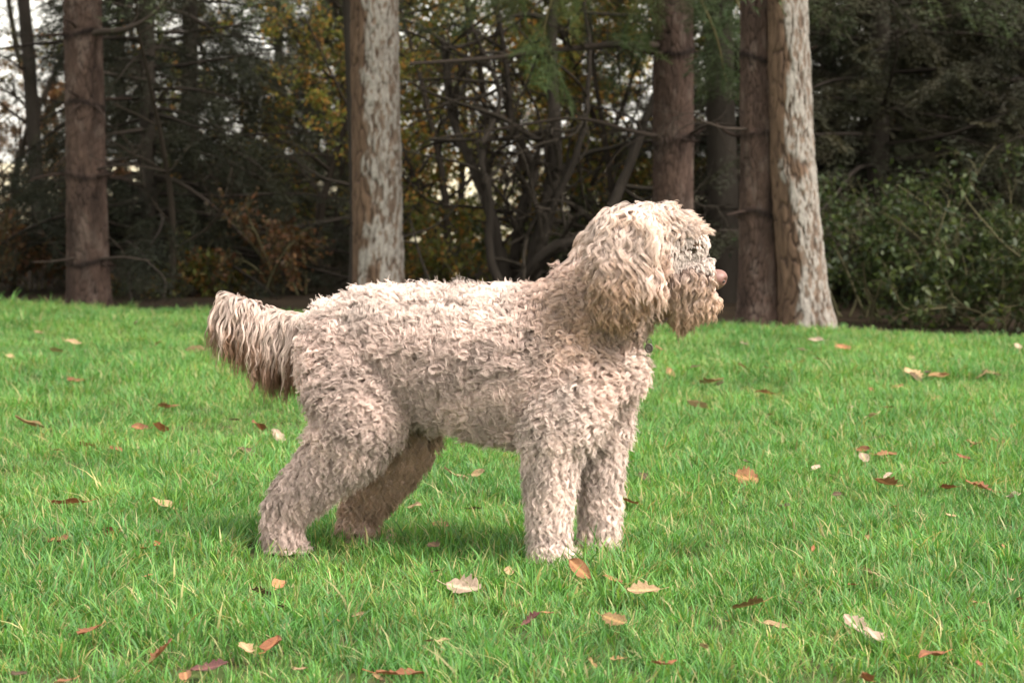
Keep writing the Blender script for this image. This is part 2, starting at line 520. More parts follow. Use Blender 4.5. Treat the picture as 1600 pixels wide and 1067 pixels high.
def conifer_crown(seed, z0, z1, nbr, lbase, ltop, c, tpl_kw, gap=0.25, bare=0.0, droop=0.35, spr=9):
    rg = np.random.default_rng(seed)
    tpls = [spray_template(rg, **tpl_kw) for _ in range(4)]
    wood, need = MB(), MB()
    for b in range(nbr):
        t = (b + rg.random()) / nbr
        z = z0 + (z1 - z0) * t ** 1.7
        a = b * 2.4 + rg.normal(0, .5)
        l = (lbase + (ltop - lbase) * t) * rg.uniform(.65, 1.15)
        d = np.array((math.cos(a), math.sin(a), 0.18 - (1 - t) * .15))
        P = wander(rg, (0, 0, z), d, l, 9, 0.35, -droop)
        wood.tube(P, np.linspace(0.008 + .009 * l, .0025, 9), 4, np.array((.032, .026, .022)) * rg.uniform(.7, 1.4))
        for k in range(int(spr * l)):
            s = rg.uniform(gap, 1.0); i = min(7, int(s * 8)); f = s * 8 - i
            p = P[i] * (1 - f) + P[i + 1] * f; T = unit(P[i + 1] - P[i])
            side = unit(np.cross(T, (0, 0, 1))) * rg.choice((-1, 1))
            dd = T * rg.uniform(.3, 1) + side * rg.uniform(.3, 1.0) + np.array((0, 0, rg.uniform(-.9, .05)))
            sz = rg.uniform(.6, 1.15) * (1.15 - .45 * s)
            if rg.random() < bare * (1 - t):
                Q = wander(rg, p, dd, 0.4 * sz, 5, .5, -.2); wood.tube(Q, np.linspace(.004, .0012, 5), 3, (.03, .025, .02))
                continue
            put_spray(need, tpls[rg.integers(4)], rg, p, dd, sz, c)
        put_spray(need, tpls[rg.integers(4)], rg, P[-2], P[-1] - P[-2], 1.0, c)
    return wood.mesh('limbs', M_TWIG), need.mesh('needles', M_NEEDLE)

LEAFV = np.array(((0, 0, 0), (.35, .28, .06), (1, 0, 0), (.35, -.28, .06), (.55, 0, -.02)))
LEAFF = np.array(((0, 4, 1), (1, 4, 2), (0, 3, 4), (3, 2, 4)))
def put_leaves(mb, rg, P, n, size, cols, jit=0.05, hang=0.4):
    """n leaves along a twig path P"""
    k = rg.integers(0, len(P) - 1, n); f = rg.random((n, 1))
    p = P[k] * (1 - f) + P[k + 1] * f + rg.normal(0, jit, (n, 3))
    x = unit(rg.normal(0, 1, (n, 3)) + np.array((0, 0, -hang))); y = unit(np.cross(x, rg.normal(0, 1, (n, 3)))); zz = np.cross(x, y)
    s = size * rg.uniform(.6, 1.25, (n, 1, 1))
    V = p[:, None] + s * (LEAFV[None, :, 0:1] * x[:, None] + LEAFV[None, :, 1:2] * y[:, None] + LEAFV[None, :, 2:3] * zz[:, None])
    F = (np.arange(n)[:, None, None] * 5 + LEAFF[None]).reshape(-1, 3)
    c = np.asarray(cols)[rg.integers(0, len(cols), n)] * rg.uniform(.6, 1.3, (n, 1))
    mb.add(V.reshape(-1, 3), F, np.repeat(c, 5, 0))

def broadleaf(seed, H, nlimb, cols, leaf=0.055, per=16, r0=0.06, low=0.12, wood_c=(.035, .028, .022), lean=0.1, limb_l=0.36, up=0.55, depth=2, nsub=5):
    rg = np.random.default_rng(seed)
    wood, lf, tips = MB(), MB(), []
    P = wander(rg, (0, 0, -.05), (rg.normal(0, lean), rg.normal(0, lean), 1), H, 16, .5)
    wood.tube(P, np.linspace(r0, r0 * .2, 16), 8, wood_c)
    for b in range(nlimb):
        t = low + (1 - low) * (b + rg.random()) / nlimb
        i = min(14, int(t * 15)); a = b * 2.4 + rg.normal(0, .4)
        twiggy(wood, rg, P[i], (math.cos(a), math.sin(a), up), H * limb_l * rg.uniform(.6, 1.2) * (1.1 - .5 * t), r0 * .45 * (1.1 - .7 * t), depth, wood_c, .7, .1, nsub, tips)
    if cols is None:
        return wood.mesh('limbs', M_TWIG), None
    for T in tips:
        if rg.random() < 0.85:
            put_leaves(lf, rg, T, max(2, int(per * rg.uniform(.3, 1.6))), leaf, cols)
    return wood.mesh('limbs', M_TWIG), lf.mesh('leaves', M_LEAF)

# crowns shared between look-alike trees
PINE_W, PINE_N = conifer_crown(11, 2.6, 9.4, 46, 2.2, .6, (.045, .065, .028), dict(L=.55, ntw=12, nl=.05, w=.003, per=6), gap=.3, spr=7)
SPR = [conifer_crown(20 + k, .30, 8.5, 125, 1.9, .3, c, dict(L=.42, ntw=12, nl=.048, w=.0042, per=8), gap=.08, bare=.18, spr=14)
       for k, c in enumerate(((.030, .034, .021), (.040, .041, .025)))]
OAK_COLS = np.array(((.18, .19, .045), (.27, .20, .05), (.12, .14, .035), (.38, .19, .05), (.15, .17, .04)))
RUST_COLS = np.array(((.20, .095, .05), (.16, .08, .045), (.24, .13, .06), (.12, .075, .04), (.17, .12, .05)))
GREEN_COLS = np.array(((.032, .050, .018), (.042, .064, .022), (.024, .038, .015), (.062, .083, .028)))
YEL = [broadleaf(40 + k, 5.0, 18, OAK_COLS, .065, 15, .045, low=.05) for k in range(2)]
RUS = [broadleaf(50, 5.0, 18, RUST_COLS, .07, 22, .045, low=.05)]
BARE = [broadleaf(60 + k, 5.0, 12, None, r0=.05, low=.05, depth=2, nsub=6) for k in range(2)]

def place(name, parts, loc, rz, label, cat, group=None, s=1.0, trunk=None):
    t = empty(name, loc, rz); t.scale = (s, s, s)
    crown = None
    if trunk is not None:
        link('trunk', trunk, t)
    for nm, me in parts:
        if me is not None:
            o = link(nm, me, t)
            if nm in ('crown', 'foliage', 'needles', 'limbs'):
                o['kind'] = 'stuff'
    tag(t, label, cat, group)
    return t
def simple_trunk(seed, H, r0, wig=0.05, m=None):
    rg = np.random.default_rng(seed); n = 40
    z = np.linspace(-.08, H, n)
    P = np.stack((wig * (fbm(z * .8 + seed, z * 0, 0, seed) - .5) * 2, wig * (fbm(z * .8 + seed, z * 0 + 9, 0, seed) - .5) * 2, z), -1)
    mb = MB(); mb.tube(P, r0 * (1 - .8 * z / H) + .04 * np.exp(-np.maximum(z, 0) / .12), 14, (.25, .2, 0))
    return mb.mesh('trunk', m or M_BARK_DARK, True)

def edge_tree(name, px, base_py, w_top, w_base, lean_px, style, seed, label, cat='tree', whorl_py=(), crown=True, Y=None, pale_dir=-.6, mat=None, sweep=None):
    p = gnd(px, base_py) if Y is None else np.array((xat(px, Y), Y, 0))
    Y = p[1]
    k = Y / FPX
    htop = at(px, 0, Y)[2]
    rt, rb = w_top * k / 2, w_base * k / 2
    t = empty(name, (p[0], Y, -.02))
    mid = sweep or 0.5
    path = [(-.1, 0, 0), (htop * .5, lean_px * k * mid, 0), (htop, lean_px * k, 0), (10, lean_px * k * 1.4, .1)]
    H = 10.0
    rad = [(-.1, rb * 1.03), (.25, rb * .96), (htop * .45, rt + (rb - rt) * .42), (htop, rt), (H, rt * .35)]
    wz = [at(px, y, Y)[2] for y in whorl_py]
    o, c, rr = bark_trunk(path, rad, H, style, seed, t, mat or (M_BARK_PALE if style == 'pale' else M_BARK_RED), wz, pale_dir)
    rg = np.random.default_rng(seed)
    for z in wz:
        for q in range(rg.integers(3, 5)):                       # broken branch stubs at each ring of scars
            a = rg.uniform(-3.14, 0.6)
            d = np.array((math.cos(a), math.sin(a), rg.uniform(-.15, .35)))
            b = c(z) + d * rr(z) * .8
            mb = MB(); L = rg.uniform(.05, .28)
            n = 6; P = wander(rg, b, d, L, n, .3)
            mb.tube(P, np.linspace(.012, .004, n), 6, (0.0, .35, .4))
            mb.build('branch_stub', M_BARK_RED, t)
    if crown:
        link('limbs', PINE_W, t, None, rg.uniform(0, 6)); n_ = link('crown', PINE_N, t, None, rg.uniform(0, 6)); n_['kind'] = 'stuff'
    tag(t, label, cat)
    return t, c, rr, k

T1 = edge_tree('pine_tree', 139, 474, 57, 66, -4, 'red', 101, 'reddish brown pine trunk with three dark branch rings, standing alone at the lawn edge', whorl_py=(48, 157, 268, 406))
T2 = edge_tree('pine_tree', 592, 488, 72, 80, -6, 'pale', 102, 'straight pine trunk with grey-white lichen flakes behind the dog\'s back', whorl_py=(), pale_dir=-.45)
T4 = edge_tree('pine_tree', 1051, 494, 60, 64, 0, 'red', 103, 'dull brown pine trunk with long dead branches behind the dog\'s head', whorl_py=(78, 215), Y=14.6)
T5 = edge_tree('pine_tree', 1190, 507, 52, 72, -10, 'red', 104, 'reddish pine trunk pressed against the pale flaking trunk', whorl_py=(85, 205, 330))
T6 = edge_tree('pine_tree', 1262, 509, 60, 80, -36, 'pale', 105, 'leaning pine trunk with heavy white flaking bark and a flared foot', whorl_py=(), pale_dir=-.4, sweep=.72)

# dead side branches on the pine behind the dog's head: two long ones reach left across the gap
def dead_branch(tree, pts_px, Y, r0, seed, sub=6, needles=False):
    t, c, rr, k = tree
    rg = np.random.default_rng(seed)
    o = np.array(t.location)
    P = np.array([at(x, y, Y + dy) for x, y, dy in pts_px]) - o
    Q = catmull(P, 22)
    mb = MB(); mb.tube(Q, np.linspace(r0, r0 * .35, 22), 7, (.040, .031, .026))
    for j in range(sub):
        i = rg.integers(3, 21)
        d = unit(Q[min(21, i + 1)] - Q[i - 1]) * rg.uniform(.2, 1) + rg.normal(0, .55, 3)
        twiggy(mb, rg, Q[i], d, rg.uniform(.2, .6), r0 * .35, 2, (.034, .027, .022), .8, -.1, 3)
    return mb.build('dead_branch', M_TWIG, t)
dead_branch(T4, [(1052, 74, .1), (1030, 72, .05), (960, 70, -.2), (880, 78, -.4), (760, 92, -.5), (640, 100, -.5)], 14.5, .028, 1, 9)
dead_branch(T4, [(1052, 217, .1), (1030, 213, .05), (985, 205, -.15), (900, 185, -.2), (790, 200, -.3), (690, 215, -.3)], 14.5, .017, 2, 8)
dead_branch(T4, [(1050, 214, .1), (1075, 211, .05), (1110, 195, -.2), (1150, 196, -.3)], 14.5, .014, 3, 3)
dead_branch(T5, [(1182, 204, .06), (1165, 202, .03), (1130, 200, -.1), (1095, 188, -.2)], 13.3, .012, 4, 3)
dead_branch(T1, [(136, 54, .15), (160, 50, .1), (200, 45, -.1), (240, 22, -.2), (270, -20, -.2)], 15.2, .026, 5, 3)
dead_branch(T1, [(138, 268, .15), (165, 262, .1), (205, 258, -.1), (260, 268, -.2)], 15.2, .012, 6, 3)
dead_branch(T1, [(138, 406, .15), (165, 404, .1), (195, 402, -.1), (235, 408, -.2)], 15.2, .012, 7, 3)
dead_branch(T1, [(138, 406, .15), (115, 404, .1), (85, 408, -.1), (50, 410, -.2)], 15.2, .010, 8, 2)

# live green sprays that hang into the gap from the pine behind the dog's head
def hanging_bough(tree, pts_px, Y, seed, c, n=16):
    t = tree[0]; rg = np.random.default_rng(seed)
    Q = catmull(np.array([at(x, y, Y) for x, y in pts_px]) - np.array(t.location), 14)
    mb = MB(); mb.tube(Q, np.linspace(.012, .003, 14), 6, (.12, .10, .05))
    o = mb.build('bough', M_TWIG, t)
    nb = MB(); tp = [spray_template(rg, .28, 14, .06, .0022, 10) for _ in range(3)]; c = np.array(c) * np.array((1.05, .92, .85)); n = int(n * .75)
    for j in range(n):
        i = rg.integers(2, 14)
        d = (Q[min(13, i + 1)] - Q[i - 1]) * 4 + rg.normal(0, .7, 3) + np.array((0, 0, -.9))
        put_spray(nb, tp[j % 3], rg, Q[i], d, rg.uniform(.7, 1.2), c)
    x = nb.build('needles', M_NEEDLE, o); x['kind'] = 'stuff'
hanging_bough(T4, [(1060, -60), (1090, -10), (1120, 60), (1135, 130)], 14.0, 1, (.055, .095, .045), 22)
hanging_bough(T4, [(1100, -60), (1150, 0), (1165, 60)], 14.1, 2, (.05, .085, .042), 14)
hanging_bough(T4, [(1040, -60), (1000, -10), (975, 60)], 14.1, 3, (.06, .095, .04), 14)
hanging_bough(T4, [(960, -80), (880, -30), (850, 50), (865, 100)], 14.0, 4, (.065, .10, .04), 22)
hanging_bough(T4, [(900, -80), (800, -30), (770, 40)], 14.2, 5, (.06, .09, .04), 16)

def dark_trunk(px, Y, wpx, H, seed, label, lean=0.0, crown=None, name='pine_tree', rz=0):
    k = Y / FPX
    t = empty(name, (xat(px, Y), Y, -.03))
    z = np.linspace(-.1, H, 60); r = wpx * k / 2 * (1 - .6 * z / H) + .03 * np.exp(-np.maximum(z, 0) / .15)
    P = np.stack((lean * z + .03 * np.sin(z * 1.3 + seed), .02 * np.sin(z + seed), z), -1)
    mb = MB(); mb.tube(P, r, 18, (.3, .25, 0))
    mb.build('trunk', M_BARK_DARK, t, True)
    rg = np.random.default_rng(seed)
    for q in range(7):
        zz = rg.uniform(.5, 3.0); a = rg.uniform(0, 6.28); b = MB()
        twiggy(b, rg, (lean * zz, 0, zz), (math.cos(a), math.sin(a), rg.uniform(-.1, .3)), rg.uniform(.5, 1.3), .011, 2, (.028, .023, .019), .6, -.15, 4)
        b.build('dead_branch', M_TWIG, t)
    if crown:
        link('limbs', PINE_W, t, None, seed); n_ = link('crown', PINE_N, t, None, seed); n_['kind'] = 'stuff'
    tag(t, label, 'tree')
    return t
dark_trunk(546, 15.2, 15, 8, 1, 'thin black trunk just behind the straight lichen-flaked pine', crown=True)
dark_trunk(1128, 16.4, 50, 9, 2, 'dark shaded trunk behind the reddish pine and the dog\'s muzzle', crown=True)
dark_trunk(1462, 17.5, 30, 9, 3, 'dark slender trunk rising behind the green bushes', crown=True)
dark_trunk(1535, 19.5, 40, 9, 4, 'grey-brown trunk deep in the rusty leaves beside the bushes', crown=True)
dark_trunk(75, 19.0, 24, 7, 5, 'dark curving sapling standing against the pale open sky', lean=-.09, name='slender_tree')

# many-stemmed dark tree in the gap behind the dog's shoulders
def many_stemmed():
    Y = 16.6
    b0 = at(800, 440, Y); t = empty('multi_stem_tree', (b0[0], Y, -.03)); o = np.array(t.location)
    rg = np.random.default_rng(8)
    stems = [[(828, 455, 0), (838, 400, 0), (862, 300, .1), (868, 180, .1), (860, 60, .2), (870, -80, .2)],
             [(826, 450, 0), (850, 360, -.1), (905, 240, -.2), (925, 120, -.2), (915, 0, -.2)],
             [(795, 455, .1), (775, 370, .1), (740, 270, .1), (705, 190, .2), (690, 60, .2)],
             [(800, 455, .2), (815, 330, .2), (835, 270, .3), (800, 200, .3), (790, 110, .3), (770, -60, .3)],
             [(790, 455, -.1), (765, 400, -.1), (762, 320, -.1), (745, 240, -.1), (770, 150, 0), (720, 30, 0)],
             [(800, 458, 0), (850, 400, -.2), (930, 360, -.3), (975, 280, -.3), (1010, 190, -.3), (1040, 100, -.3)],
             [(780, 455, 0), (720, 470, -.2), (680, 440, -.2), (650, 340, -.2)]]
    rad = (.075, .035, .05, .045, .035, .055, .02)
    for s, r in zip(stems, rad):
        P = catmull(np.array([at(x, y, Y + d) for x, y, d in s]) - o, 26)
        P[0, 2] = min(P[0, 2], 0.0)
        P += np.cumsum(rg.normal(0, .004, P.shape), 0)
        mb = MB(); mb.tube(P, np.linspace(r, r * .35, 26), 10, (.25, .2, 0))
        st = mb.build('stem', M_BARK_DARK, t, True)
        tw = MB()
        for j in range(11):
            i = rg.integers(4, 25)
            twiggy(tw, rg, P[i], unit(P[i] - P[i - 1]) * rg.uniform(0, .8) + rg.normal(0, .7, 3) * np.array((1, .7, .8)), rg.uniform(.5, 1.3), r * .25 + .004, 2, (.030, .025, .02), .9, .05, 4)
        tw.build('twigs', M_TWIG, st)
    tag(t, 'dark many-stemmed leafless tree spreading in the gap behind the dog\'s shoulders', 'tree')
many_stemmed()

# dense dark spruces, the body of the shade
SPTR = [simple_trunk(5, 8.5, .065), simple_trunk(6, 8.5, .08)]
SPRUCES = ((235, 17.6, 1.0, 'dark spruce just inside the wood beside the lone reddish pine'), (300, 19.2, .95, 'dark spruce behind the low dull bush, twigs hanging over it'),
           (190, 23.0, 1.0, None), (540, 25.0, .9, None), (440, 23.5, .9, 'dark spruce with light gaps between its boughs behind the dog\'s tail'), 
           
           (1370, 16.6, 1.0, 'dark green spruce behind the bush with upright shoots'), (1290, 18.2, 1.05, 'dark spruce showing past the leaning white-barked pine'),
           (1500, 18.8, 1.1, 'dark spruce between the slender dark trunk and the grey-brown trunk'), (1180, 19.0, 1.0, 'dark spruce behind the pair of touching pine trunks'),
           (1600, 16.8, 1.0, 'dark spruce above the tall light green bush'), (1420, 21.5, 1.1, None), (900, 25.0, .9, 'dark spruce beyond the many-stemmed tree'), 
           (1720, 19.0, 1.0, None), (-340, 21.0, 1.0, None), (-520, 18.5, 1.05, None), (-720, 21.5, 1.1, None), (-900, 18.0, 1.0, None), (1900, 17.0, 1.05, None), (2050, 19.5, 1.1, None), (2250, 16.5, 1.0, None), (1250, 24, 1.1, None))
for i, (px, Y, s, lab) in enumerate(SPRUCES):
    w, n_ = SPR[i % 2]
    place('spruce_tree', (('limbs', w), ('crown', n_)), (xat(px, Y), Y, -.05), i * 1.7, lab or 'dark spruce standing deep in the wood behind other spruces', 'tree', 'spruces inside the wood', s, SPTR[i % 2])
YELLOWS = ((690, 20.0, .9, 'yellow-green leafy tree beside the straight lichen-flaked pine'), (760, 22.5, 1.0, 'yellow-green leafy tree right behind the many-stemmed tree'),
           (850, 19.5, .85, 'olive-leaved thin tree between the stems of the many-stemmed tree'), (930, 24.0, 1.0, None), (620, 25.0, 1.0, None), (480, 25.5, .9, None),
           (1010, 20.5, .8, 'yellow-green thin tree beside the dull brown pine with dead branches'), (350, 22.5, .8, 'yellow-leaved thin tree showing between the dark spruces'),
           (1130, 22, 1.0, None), (250, 23.5, .9, None), (880, 19.6, .6, 'short yellow-green tree under the long dead branches'), (520, 21.0, .7, 'small yellow-leaved tree behind the thin black trunk'), (650, 18.3, .5, 'low yellow-leaved sapling near the olive bush'), (560, 24.0, .9, None), (720, 26.0, 1.0, None), (830, 24.0, .9, None), (980, 26.0, 1.0, None), (420, 25.0, .8, None))
for i, (px, Y, s, lab) in enumerate(YELLOWS):
    w, n_ = YEL[i % 2]
    place('broadleaf_tree', (('limbs', w), ('crown', n_)), (xat(px, Y), Y, -.05), i * 2.1, lab or 'thin tree with yellow-green autumn leaves deep in the wood', 'tree', 'yellowing understorey trees', s)
for i, (px, Y, s) in enumerate(((1480, 22.5, 1.0), (1590, 20.0, 1.0), (1360, 24.0, .9), (1680, 23.0, 1.0), (-430, 24.0, 1.0), (-620, 24.5, 1.0), (1960, 22.0, 1.0), (60, 24.5, .42), (120, 21.0, .40), (-40, 22.0, .45))):
    w, n_ = RUS[0]
    small = s < .6
    place('broadleaf_tree' if not small else 'bush', (('limbs', w), ('crown', n_)), (xat(px, Y), Y, -.05), i * 1.3,
          'low rusty-leaved bush under the open pale sky' if small else 'thin tree with rust-brown leaves beyond the green bushes', 'bush' if small else 'tree',
          'low rusty bushes' if small else 'rust-leaved trees', s)
BARES = ((20, 20.5, .8, 'leafless twiggy tree over the dusky brown bush'), (100, 23.0, .9, 'leafless tree against the pale sky behind the lone reddish pine'), (270, 17.0, .55, 'short leafless sapling in front of the dark spruces by the low dull bush'),
         (500, 18.5, .7, 'leafless sapling beside the thin black trunk'), (700, 18.5, .7, 'leafless sapling between the lichen-flaked pine and the many-stemmed tree'), (960, 18.0, .6, 'leafless sapling between the many-stemmed tree and the dull brown pine'), (1420, 18.0, .7, 'leafless sapling above the green bushes beside the dark slender trunk'))
for i, (px, Y, s, lab) in enumerate(BARES):
    place('bare_tree', (('limbs', BARE[i % 2][0]),), (xat(px, Y), Y, -.05), i * 1.9, lab, 'tree', 'leafless saplings in the wood', s)

# green bushes at the wood's edge to the right of the pale trunk
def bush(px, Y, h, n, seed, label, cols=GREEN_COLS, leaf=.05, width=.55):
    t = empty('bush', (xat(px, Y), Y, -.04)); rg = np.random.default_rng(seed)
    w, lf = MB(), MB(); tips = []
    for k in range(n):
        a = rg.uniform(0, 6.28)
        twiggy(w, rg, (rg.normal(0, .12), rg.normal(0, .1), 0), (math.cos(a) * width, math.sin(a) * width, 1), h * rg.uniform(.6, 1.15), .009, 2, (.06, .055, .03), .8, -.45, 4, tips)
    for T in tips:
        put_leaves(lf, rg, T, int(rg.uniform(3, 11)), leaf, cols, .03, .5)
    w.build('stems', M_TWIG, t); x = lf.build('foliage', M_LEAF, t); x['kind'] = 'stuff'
    tag(t, label, 'bush')
bush(1330, 14.6, .95, 9, 1, 'green bush with upright shoots beside the pale flaking trunk')
bush(1420, 14.2, .75, 10, 2, 'low green bush in front of the dark slender trunk')
bush(1510, 13.9, .85, 11, 3, 'broad leafy green bush spilling towards the lawn')
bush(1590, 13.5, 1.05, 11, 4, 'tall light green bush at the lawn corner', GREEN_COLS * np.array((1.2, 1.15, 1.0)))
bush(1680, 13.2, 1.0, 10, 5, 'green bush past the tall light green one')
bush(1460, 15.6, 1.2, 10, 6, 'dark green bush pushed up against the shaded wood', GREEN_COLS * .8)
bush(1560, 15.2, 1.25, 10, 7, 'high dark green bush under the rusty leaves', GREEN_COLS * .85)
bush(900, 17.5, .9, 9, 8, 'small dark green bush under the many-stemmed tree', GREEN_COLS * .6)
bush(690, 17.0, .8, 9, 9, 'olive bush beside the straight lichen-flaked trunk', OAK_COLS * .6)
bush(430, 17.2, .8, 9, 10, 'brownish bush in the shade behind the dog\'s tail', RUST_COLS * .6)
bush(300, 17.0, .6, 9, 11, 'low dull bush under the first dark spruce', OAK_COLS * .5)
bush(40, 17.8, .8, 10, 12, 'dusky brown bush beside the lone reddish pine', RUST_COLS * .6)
bush(-60, 17.0, .8, 9, 13, 'dusky brown bush further along from the lone reddish pine', RUST_COLS * .6)

# ------------------------------------------------------------------ fallen leaves on the lawn
def leaf_meshes():
    out = []
    specs = [('oval', .50, .5), ('oval', .58, .9), ('lobed', .85, .4), ('lobed', .8, .9), ('oval', .42, 1.3), ('lobed', .9, .65)]
    for k, (kind, asp, curl) in enumerate(specs):
        rg = np.random.default_rng(300 + k)
        ns, nw = 15, 7
        s = np.linspace(0, 1, ns)
        if kind == 'oval':
            hw = asp * .5 * np.sin(np.pi * s ** .85) ** .8 * (1 + .07 * np.sin(s * 44))
        else:
            hw = asp * .5 * np.sin(np.pi * np.clip(s, .0, 1)) ** .55 * (.62 + .42 * np.cos(s * 2 * np.pi * 2.6 + .4) ** 2)
        w = np.linspace(-1, 1, nw)
        X = np.repeat(s[:, None] - .5, nw, 1)
        Yy = hw[:, None] * w[None]
        Zz = curl * .55 * Yy ** 2 / max(asp, .1) * 1.6 + .16 * curl * (X + .1) ** 2 * 2 + .035 * np.sin(X * 9 + w[None] * 4 + k) * np.abs(w)[None] - .02 * np.exp(-(w[None] / .15) ** 2)
        if curl > 1:
            ang = Yy / .28; Yy = .28 * np.sin(ang); Zz = .28 * (1 - np.cos(ang)) + .04 * np.sin(X * 8)
        V = np.stack((X, Yy, Zz), -1).reshape(-1, 3)
        i = np.arange(ns - 1)[:, None] * nw + np.arange(nw - 1)[None]
        F = np.stack((i, i + nw, i + nw + 1, i + 1), -1).reshape(-1, 4)
        rib = np.exp(-(np.repeat(w[None], ns, 0) / .12) ** 2).reshape(-1, 1)
        mb = MB(); mb.add(V, F, np.hstack((rib, rib * 0, rib * 0)))
        st = MB(); st.tube(np.array(((-.48, 0, -.01), (-.6, .02, .01), (-.78, .05, .06))), (.014, .011, .012), 5)
        out.append((mb, st))
    return out
def fallen_mat(name, c1, c2):
    m, n, b, out = new_mat(name)
    tc = nd(n, 'ShaderNodeTexCoord'); oi = nd(n, 'ShaderNodeObjectInfo')
    c = mixc(n, ramp(n, noise(n, 6, 5, .7, tc.outputs['Object']), .35, .65), c1, c2)
    h = nd(n, 'ShaderNodeHueSaturation'); v = nd(n, 'ShaderNodeMapRange')
    v.inputs['To Min'].default_value = .75; v.inputs['To Max'].default_value = 1.25
    n.links.new(oi.outputs['Random'], v.inputs['Value']); n.links.new(v.outputs[0], h.inputs['Value']); n.links.new(c, h.inputs['Color'])
    at_ = nd(n, 'ShaderNodeAttribute', attribute_name='col')
    sp = nd(n, 'ShaderNodeSeparateColor'); n.links.new(at_.outputs['Color'], sp.inputs[0])
    cc = mixc(n, sp.outputs[0], h.outputs[0], tuple(min(1, x * 1.35) for x in c2))
    n.links.new(cc, b.inputs['Base Color'])
    b.inputs['Roughness'].default_value = .55; b.inputs['Specular IOR Level'].default_value = .3
    bump(n, b, noise(n, 25, 4, .6, tc.outputs['Object']), .4, .02)
    t = nd(n, 'ShaderNodeBsdfTranslucent'); n.links.new(cc, t.inputs['Color'])
    mx = nd(n, 'ShaderNodeMixShader'); mx.inputs[0].default_value = .15
    n.links.new(b.outputs[0], mx.inputs[1]); n.links.new(t.outputs[0], mx.inputs[2]); n.links.new(mx.outputs[0], out.inputs['Surface'])
    return m
LMAT = {'rust': fallen_mat('leaf_rust', (.14, .05, .024), (.26, .105, .048)), 'orange': fallen_mat('leaf_orange', (.22, .095, .042), (.36, .175, .085)),
        'tan': fallen_mat('leaf_tan', (.26, .165, .09), (.36, .25, .14)), 'cream': fallen_mat('leaf_cream', (.28, .20, .145), (.40, .30, .23)),
        'dark': fallen_mat('leaf_dark', (.045, .03, .02), (.10, .065, .035)), 'brown': fallen_mat('leaf_brown', (.14, .085, .035), (.26, .16, .07)),
        'maroon': fallen_mat('leaf_maroon', (.08, .03, .03), (.16, .06, .055))}
LM = {}
shapes = leaf_meshes()
for cname, m in LMAT.items():
    LM[cname] = [(a_.mesh('fallen_leaf', m, True), s_.mesh('stalk', m, True)) for a_, s_ in shapes]
LLAB = {'rust': 'curled rust-brown leaf lying in the short grass', 'orange': 'dry orange-brown leaf lying on the grass', 'tan': 'faded tan leaf lying on the grass',
        'cream': 'pale cream leaf lying on the grass', 'dark': 'blackish decayed leaf between grass blades', 'brown': 'crumpled olive-brown leaf on the grass',
        'maroon': 'dark maroon leaf on the grass'}
